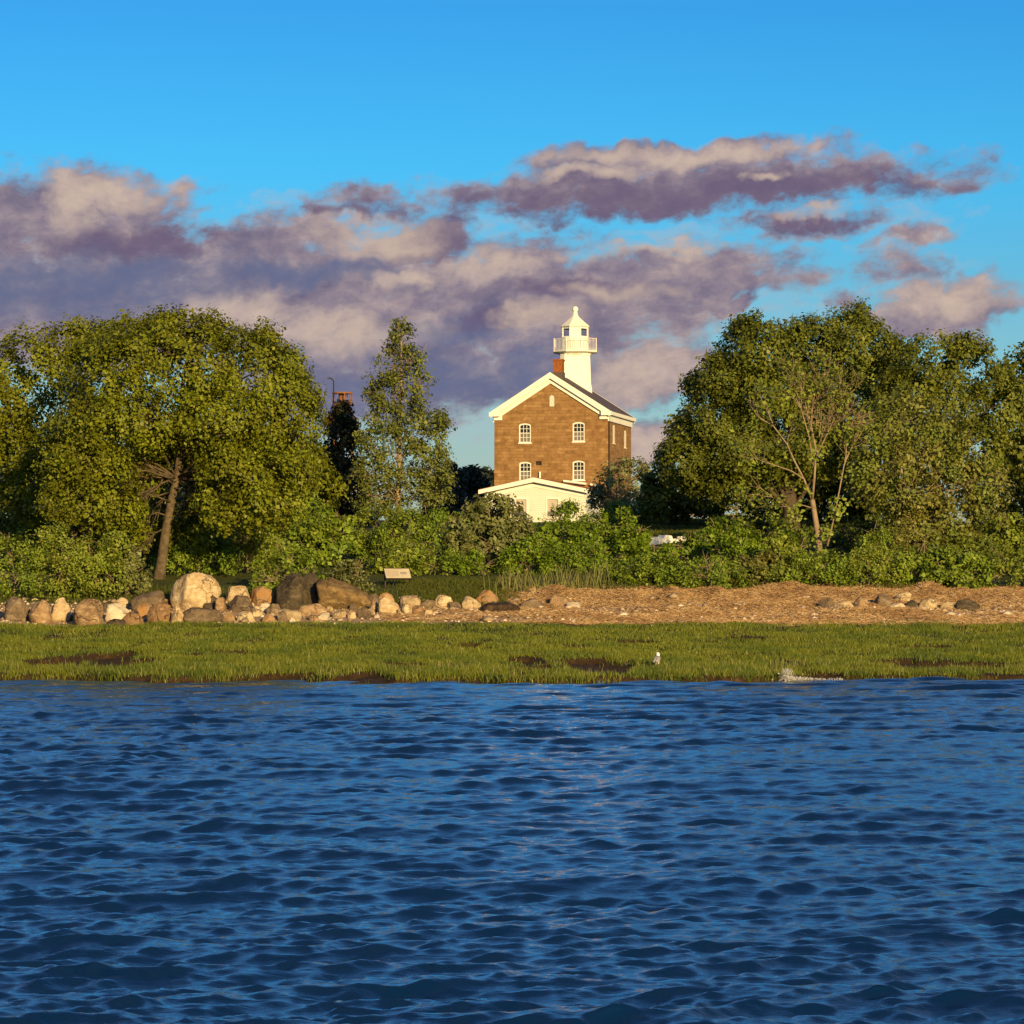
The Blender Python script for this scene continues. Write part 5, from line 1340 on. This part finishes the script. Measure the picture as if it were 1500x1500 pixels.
SHAPE = {'tallest': dict(facets=2, round_=0.9, skew=0.06, cuts=[((-0.85, -0.5, 0.2), 0.68), ((0.2, -0.9, 0.35), 0.8)]),
         'big dark': dict(facets=6, round_=0.55, cuts=[((-0.6, -0.3, 0.75), 0.72), ((0.9, -0.4, 0.0), 0.7)]),
         'right half': dict(facets=5, round_=0.5, cuts=[((0.7, -0.5, 0.4), 0.6)]),
         'big long': dict(facets=5, round_=0.6, skew=-0.16, cuts=[((0.55, -0.3, 0.8), 0.55), ((0.1, -0.85, -0.5), 0.62)]),
         'flat topped': dict(facets=5, round_=0.3, cuts=[((-0.35, -0.2, 0.9), 0.5)]),
         'long dark': dict(facets=5, round_=0.3, cuts=[((0.15, -0.2, 1), 0.55), ((0, -0.95, 0.3), 0.6)])}
for i, (a, b, c, e, kd, lb) in enumerate(BOULDERS):
    kw = next((v for k, v in SHAPE.items() if lb.startswith(k)), None) or dict(facets=12, round_=0.7 if 'smooth' in lb or 'round' in lb or 'oval' in lb else 0.25)
    boulder(a, b, c, e, kd, lb, i, **kw)


def small_stones():
    rng = np.random.default_rng(44); n = 0
    while n < 46:
        px = rng.uniform(88, 640); py = rng.uniform(893, 915) if px < 560 else rng.uniform(888, 905); w = rng.uniform(7, 16); h = w * rng.uniform(0.6, 0.85)
        boulder(px - w / 2, px + w / 2, py - h, py, ('cream', 'tan', 'orange', 'cream', 'grey', 'white')[int(rng.integers(6))], 'fist to head sized loose stone in the rubble along the foot of the boulder row', 700 + n, facets=9, name='small_stone', round_=0.4)['group'] = 'loose stones at the foot of the boulders'
        n += 1


small_stones()


def seaweed_bank():
    o = boulder(700, 762, 883, 899, 'dark', 'dark bank of seaweed lying on the beach below the lumpy orange stone', 500, facets=3, name='seaweed_bank', round_=0.6)
    o.data.materials.clear(); o.data.materials.append(M['weed']); o['category'] = 'seaweed'; del o['group']


seaweed_bank()


def garden_wall():
    d = 164.0; x0, x1 = X(953, d), X(1008, d); rng = np.random.default_rng(5)
    zc = float(height(0.5 * (x0 + x1), d)); o = empty('garden_wall', (0.5 * (x0 + x1), d, zc)); tag(o, 'low white painted stone garden wall glimpsed above the green shrubs', 'wall')
    top = W(985, 784.5, d).z - zc; hwid = 0.5 * (x1 - x0)
    x = -hwid; bm = bmesh.new()
    while x < hwid:
        w = rng.uniform(0.22, 0.5); t = top + rng.normal(0, 0.05) - (0.12 if -0.1 < x < 0.5 else 0)
        r = bmesh.ops.create_icosphere(bm, subdivisions=3, radius=1.0)
        for v in r['verts']:
            c = v.co; c *= 1 + 0.12 * math.sin(c.x * 5 + x * 9) * math.cos(c.z * 4 + x)
            v.co = Vector((x + w / 2 + c.x * w * 0.9, c.y * 0.26, -0.6 + (t + 0.6) * (0.5 + 0.5 * max(-1, min(1, c.z * 1.5)))))
        x += w
    me = bpy.data.meshes.new('stonework'); bm.to_mesh(me); bm.free(); me.materials.append(M['white']); st = bpy.data.objects.new('stonework', me); COL.objects.link(st); st.parent = o


garden_wall()


def rail_fence():
    d = 214.0; o = empty('rail_fence', (X(1020, d), d, float(height(X(1020, d), d)))); tag(o, 'grey wooden rail fence in the shade under the tall dark tree', 'fence')
    z0 = o.location.z; z = lambda py: W(0, py, d).z - z0
    for px in (1005, 1042, 1079):
        x = X(px, d) - o.location.x; m = MB(); m.box(x - 0.07, x + 0.07, -0.07, 0.07, -0.3, z(742)); m.build('post', M['bark_pale'], o)
    for py in (745, 755):
        m = MB(); m.box(X(1000, d) - o.location.x, X(1084, d) - o.location.x, -0.11, -0.072, z(py) - 0.07, z(py) + 0.07); m.build('rail', M['bark_pale'], o)


rail_fence()


def info_sign():
    d = solve_d(583, 861, height, 130, 150); k = d / F; x = X(582.5, d); z0 = float(height(x, d))
    o = empty('information_sign', (x, d, z0), R(14)); tag(o, 'low slanted cream information panel on two dark legs above the boulders', 'sign')
    zc = W(0, 840, d).z - z0; w = 37.5 * k / 2; tilt = R(40); L = 0.31
    Mx = Matrix.Translation((0, 0, zc)) @ Matrix.Rotation(tilt, 4, 'X') @ Matrix.Shear('XY', 4, (0, 0)) 
    # panel lies in local x,y of Mx; +y is the upper edge leaning away
    m = MB(); m.box(-w, w, -L, L, -0.03, 0.0, Mx); p = m.build('panel', M['sign_face'], o)
    m = MB()
    for a, b, c, e in ((-w - 0.03, w + 0.03, L, L + 0.035), (-w - 0.03, w + 0.03, -L - 0.03, -L), (-w - 0.03, -w, -L, L), (w, w + 0.03, -L, L)): m.box(a, b, c, e, -0.05, 0.012, Mx)
    m.build('frame', M['iron'], o)
    m = MB(); m.box(w * 0.22, w * 0.72, -0.06, 0.10, 0.0025, 0.005, Mx)
    for q in range(4): m.box(w * 0.22, w * (0.72 - 0.08 * (q % 2)), -0.11 - q * 0.035, -0.125 - q * 0.035 + 0.028 * 0.5, 0.0025, 0.005, Mx)
    m.build('printed_picture', M['sign_print'], p)
    m = MB(); m.box(-w * 0.9, w * 0.1, -0.2, 0.2, 0.0025, 0.005, Mx); m.box(-w * 0.9, w * 0.5, 0.235, 0.27, 0.0025, 0.005, Mx); m.build('printed_text_block', M['sign_print_pale'], p)
    for sx in (-1, 1):
        m = MB(); xx = sx * (w + 0.0)
        m.tube([(xx, -0.02, -0.3), (xx, -0.02, zc - 0.06)], 0.045, 8); m.box(xx - 0.03, xx + 0.03, -L * 0.8, L * 0.8, -0.1, -0.052, Mx); m.build('leg', M['iron'], o)


info_sign()


def gull():
    px = 962.5; d = solve_d(px, 978, height, 98, 125); x = X(px, d); z0 = float(height(x, d))
    o = empty('gull', (x, d, z0), R(-14)); o.scale = (0.92,) * 3; tag(o, 'white headed grey backed gull standing in the marsh grass near the water', 'bird')
    # faces away from the water (+y), a little to the left; body is one skinned surface
    b = bpy.data.meshes.new('body')
    P = [(0, -0.02, 0.26), (0, 0.08, 0.30), (0, 0.14, 0.38), (0, 0.16, 0.46), (0, 0.175, 0.515), (0, -0.13, 0.22), (0, -0.24, 0.18), (0.045, 0.02, 0.19), (0.045, 0.02, 0.11), (-0.045, 0.02, 0.19), (-0.045, 0.02, 0.11)]
    E = [(0, 1), (1, 2), (2, 3), (3, 4), (0, 5), (5, 6), (0, 7), (7, 8), (0, 9), (9, 10)]
    rad = [(0.105, 0.115), (0.10, 0.105), (0.068, 0.072), (0.058, 0.062), (0.052, 0.05), (0.075, 0.07), (0.03, 0.02), (0.035, 0.035), (0.018, 0.018), (0.035, 0.035), (0.018, 0.018)]
    b.from_pydata(P, E, []); tmp = bpy.data.objects.new('body', b); COL.objects.link(tmp)
    sk = tmp.modifiers.new('skin', 'SKIN')
    for i, r in enumerate(rad): b.skin_vertices[0].data[i].radius = r; b.skin_vertices[0].data[i].use_root = (i == 0)
    sb = tmp.modifiers.new('sub', 'SUBSURF'); sb.levels = 2
    bpy.context.view_layer.update(); me = bpy.data.meshes.new_from_object(tmp.evaluated_get(bpy.context.evaluated_depsgraph_get()))
    bpy.data.objects.remove(tmp); bpy.data.meshes.remove(b); me.materials.clear(); me.materials.append(M['feather_white'])
    me.polygons.foreach_set('use_smooth', np.ones(len(me.polygons), bool))
    bo = bpy.data.objects.new('body', me); COL.objects.link(bo); bo.parent = o
    for s in (-1, 1):                       # folded wings
        pr = [(0.05, 0.07, 0.322, 0.075, 0.045), (0.065, 0.02, 0.325, 0.115, 0.065), (0.07, -0.10, 0.285, 0.115, 0.066), (0.06, -0.22, 0.235, 0.075, 0.05), (0.04, -0.34, 0.185, 0.025, 0.02)]
        vs = []; fs = []; n = 10
        for (cx, cy, cz, hh, tt) in pr:
            for q in range(n):
                a = 2 * math.pi * q / n; u = tt * math.cos(a) ; v = hh * math.sin(a)
                vs.append((s * (cx + u - 0.45 * max(v, 0) ), cy, cz + v * 0.75))
        for i in range(len(pr) - 1):
            for q in range(n): fs.append((i * n + q, i * n + (q + 1) % n, (i + 1) * n + (q + 1) % n, (i + 1) * n + q))
        fs += [tuple(range(n)), tuple((len(pr) - 1) * n + q for q in range(n))]
        wo = mesh('wing', vs, fs, M['feather_grey'], o, True)
        t = MB(); t.tube([(s * 0.055, -0.30, 0.19), (s * 0.03, -0.40, 0.15)], [0.02, 0.005], 6); t.build('wing_tip', M['feather_black'], wo)
    bk = MB(); bk.tube([(-0.03, 0.20, 0.51), (-0.085, 0.215, 0.505), (-0.115, 0.22, 0.495)], [0.018, 0.013, 0.004], 8); bk.build('beak', M['beak'], o)
    for s in (-1, 1):
        e = MB(); e.lathe([(0.002, 0.524), (0.008, 0.528), (0.008, 0.534), (0.002, 0.538)], 8, c=(s * 0.04, 0.19)); e.build('eye', M['feather_black'], o)
        l = MB(); l.tube([(s * 0.045, 0.02, 0.13), (s * 0.045, 0.02, 0.0)], 0.009, 6)
        for a in (-0.5, 0, 0.5): l.tube([(s * 0.045, 0.02, 0.008), (s * 0.045 + 0.06 * math.sin(a), 0.02 + 0.06 * math.cos(a), 0.004)], [0.008, 0.004], 5)
        l.build('leg', M['flesh'], o)


gull()


def spray():
    rng = np.random.default_rng(90); d0 = float(edge_d(X(1165, 100))); n = 2600
    t = rng.random(900) ** 1.5
    px = np.concatenate([1155 + rng.normal(0, 1, 900) * (6.5 - 3.5 * t) - 3 * t, 1150 + 85 * rng.random(1100) ** 1.6, 1165 + rng.normal(0, 9, 600)])
    py = np.concatenate([997 - 17 * t + rng.normal(0, 1.2, 900), 995.5 + rng.normal(0, 1.3, 1100), 994.5 + rng.normal(0, 1.6, 600)])
    d = d0 - 0.3 + rng.normal(0, 0.12, n); x = X(px, d); z = CAMZ + (HY - py) / F * d; z = np.maximum(z, 0.0); r = rng.gamma(1.6, 0.0038, n) + 0.003
    b = np.array([(1, 0, 0), (0, 1, 0), (-1, 0, 0), (0, -1, 0), (0, 0, 1), (0, 0, -1)], float)
    v = (b[None] * (1 + rng.normal(0, 0.2, (n, 6, 1))) * r[:, None, None] + np.stack([x, d, z], 1)[:, None, :]).reshape(-1, 3)
    f0 = np.array([(0, 1, 4), (1, 2, 4), (2, 3, 4), (3, 0, 4), (1, 0, 5), (2, 1, 5), (3, 2, 5), (0, 3, 5)])
    o = mesh('spray', v, (f0[None] + (np.arange(n) * 6)[:, None, None]).reshape(-1, 3), M['foam'], smooth=True); tag(o, 'white splash of a wavelet breaking against the marsh bank', 'spray', kind='stuff')


spray()
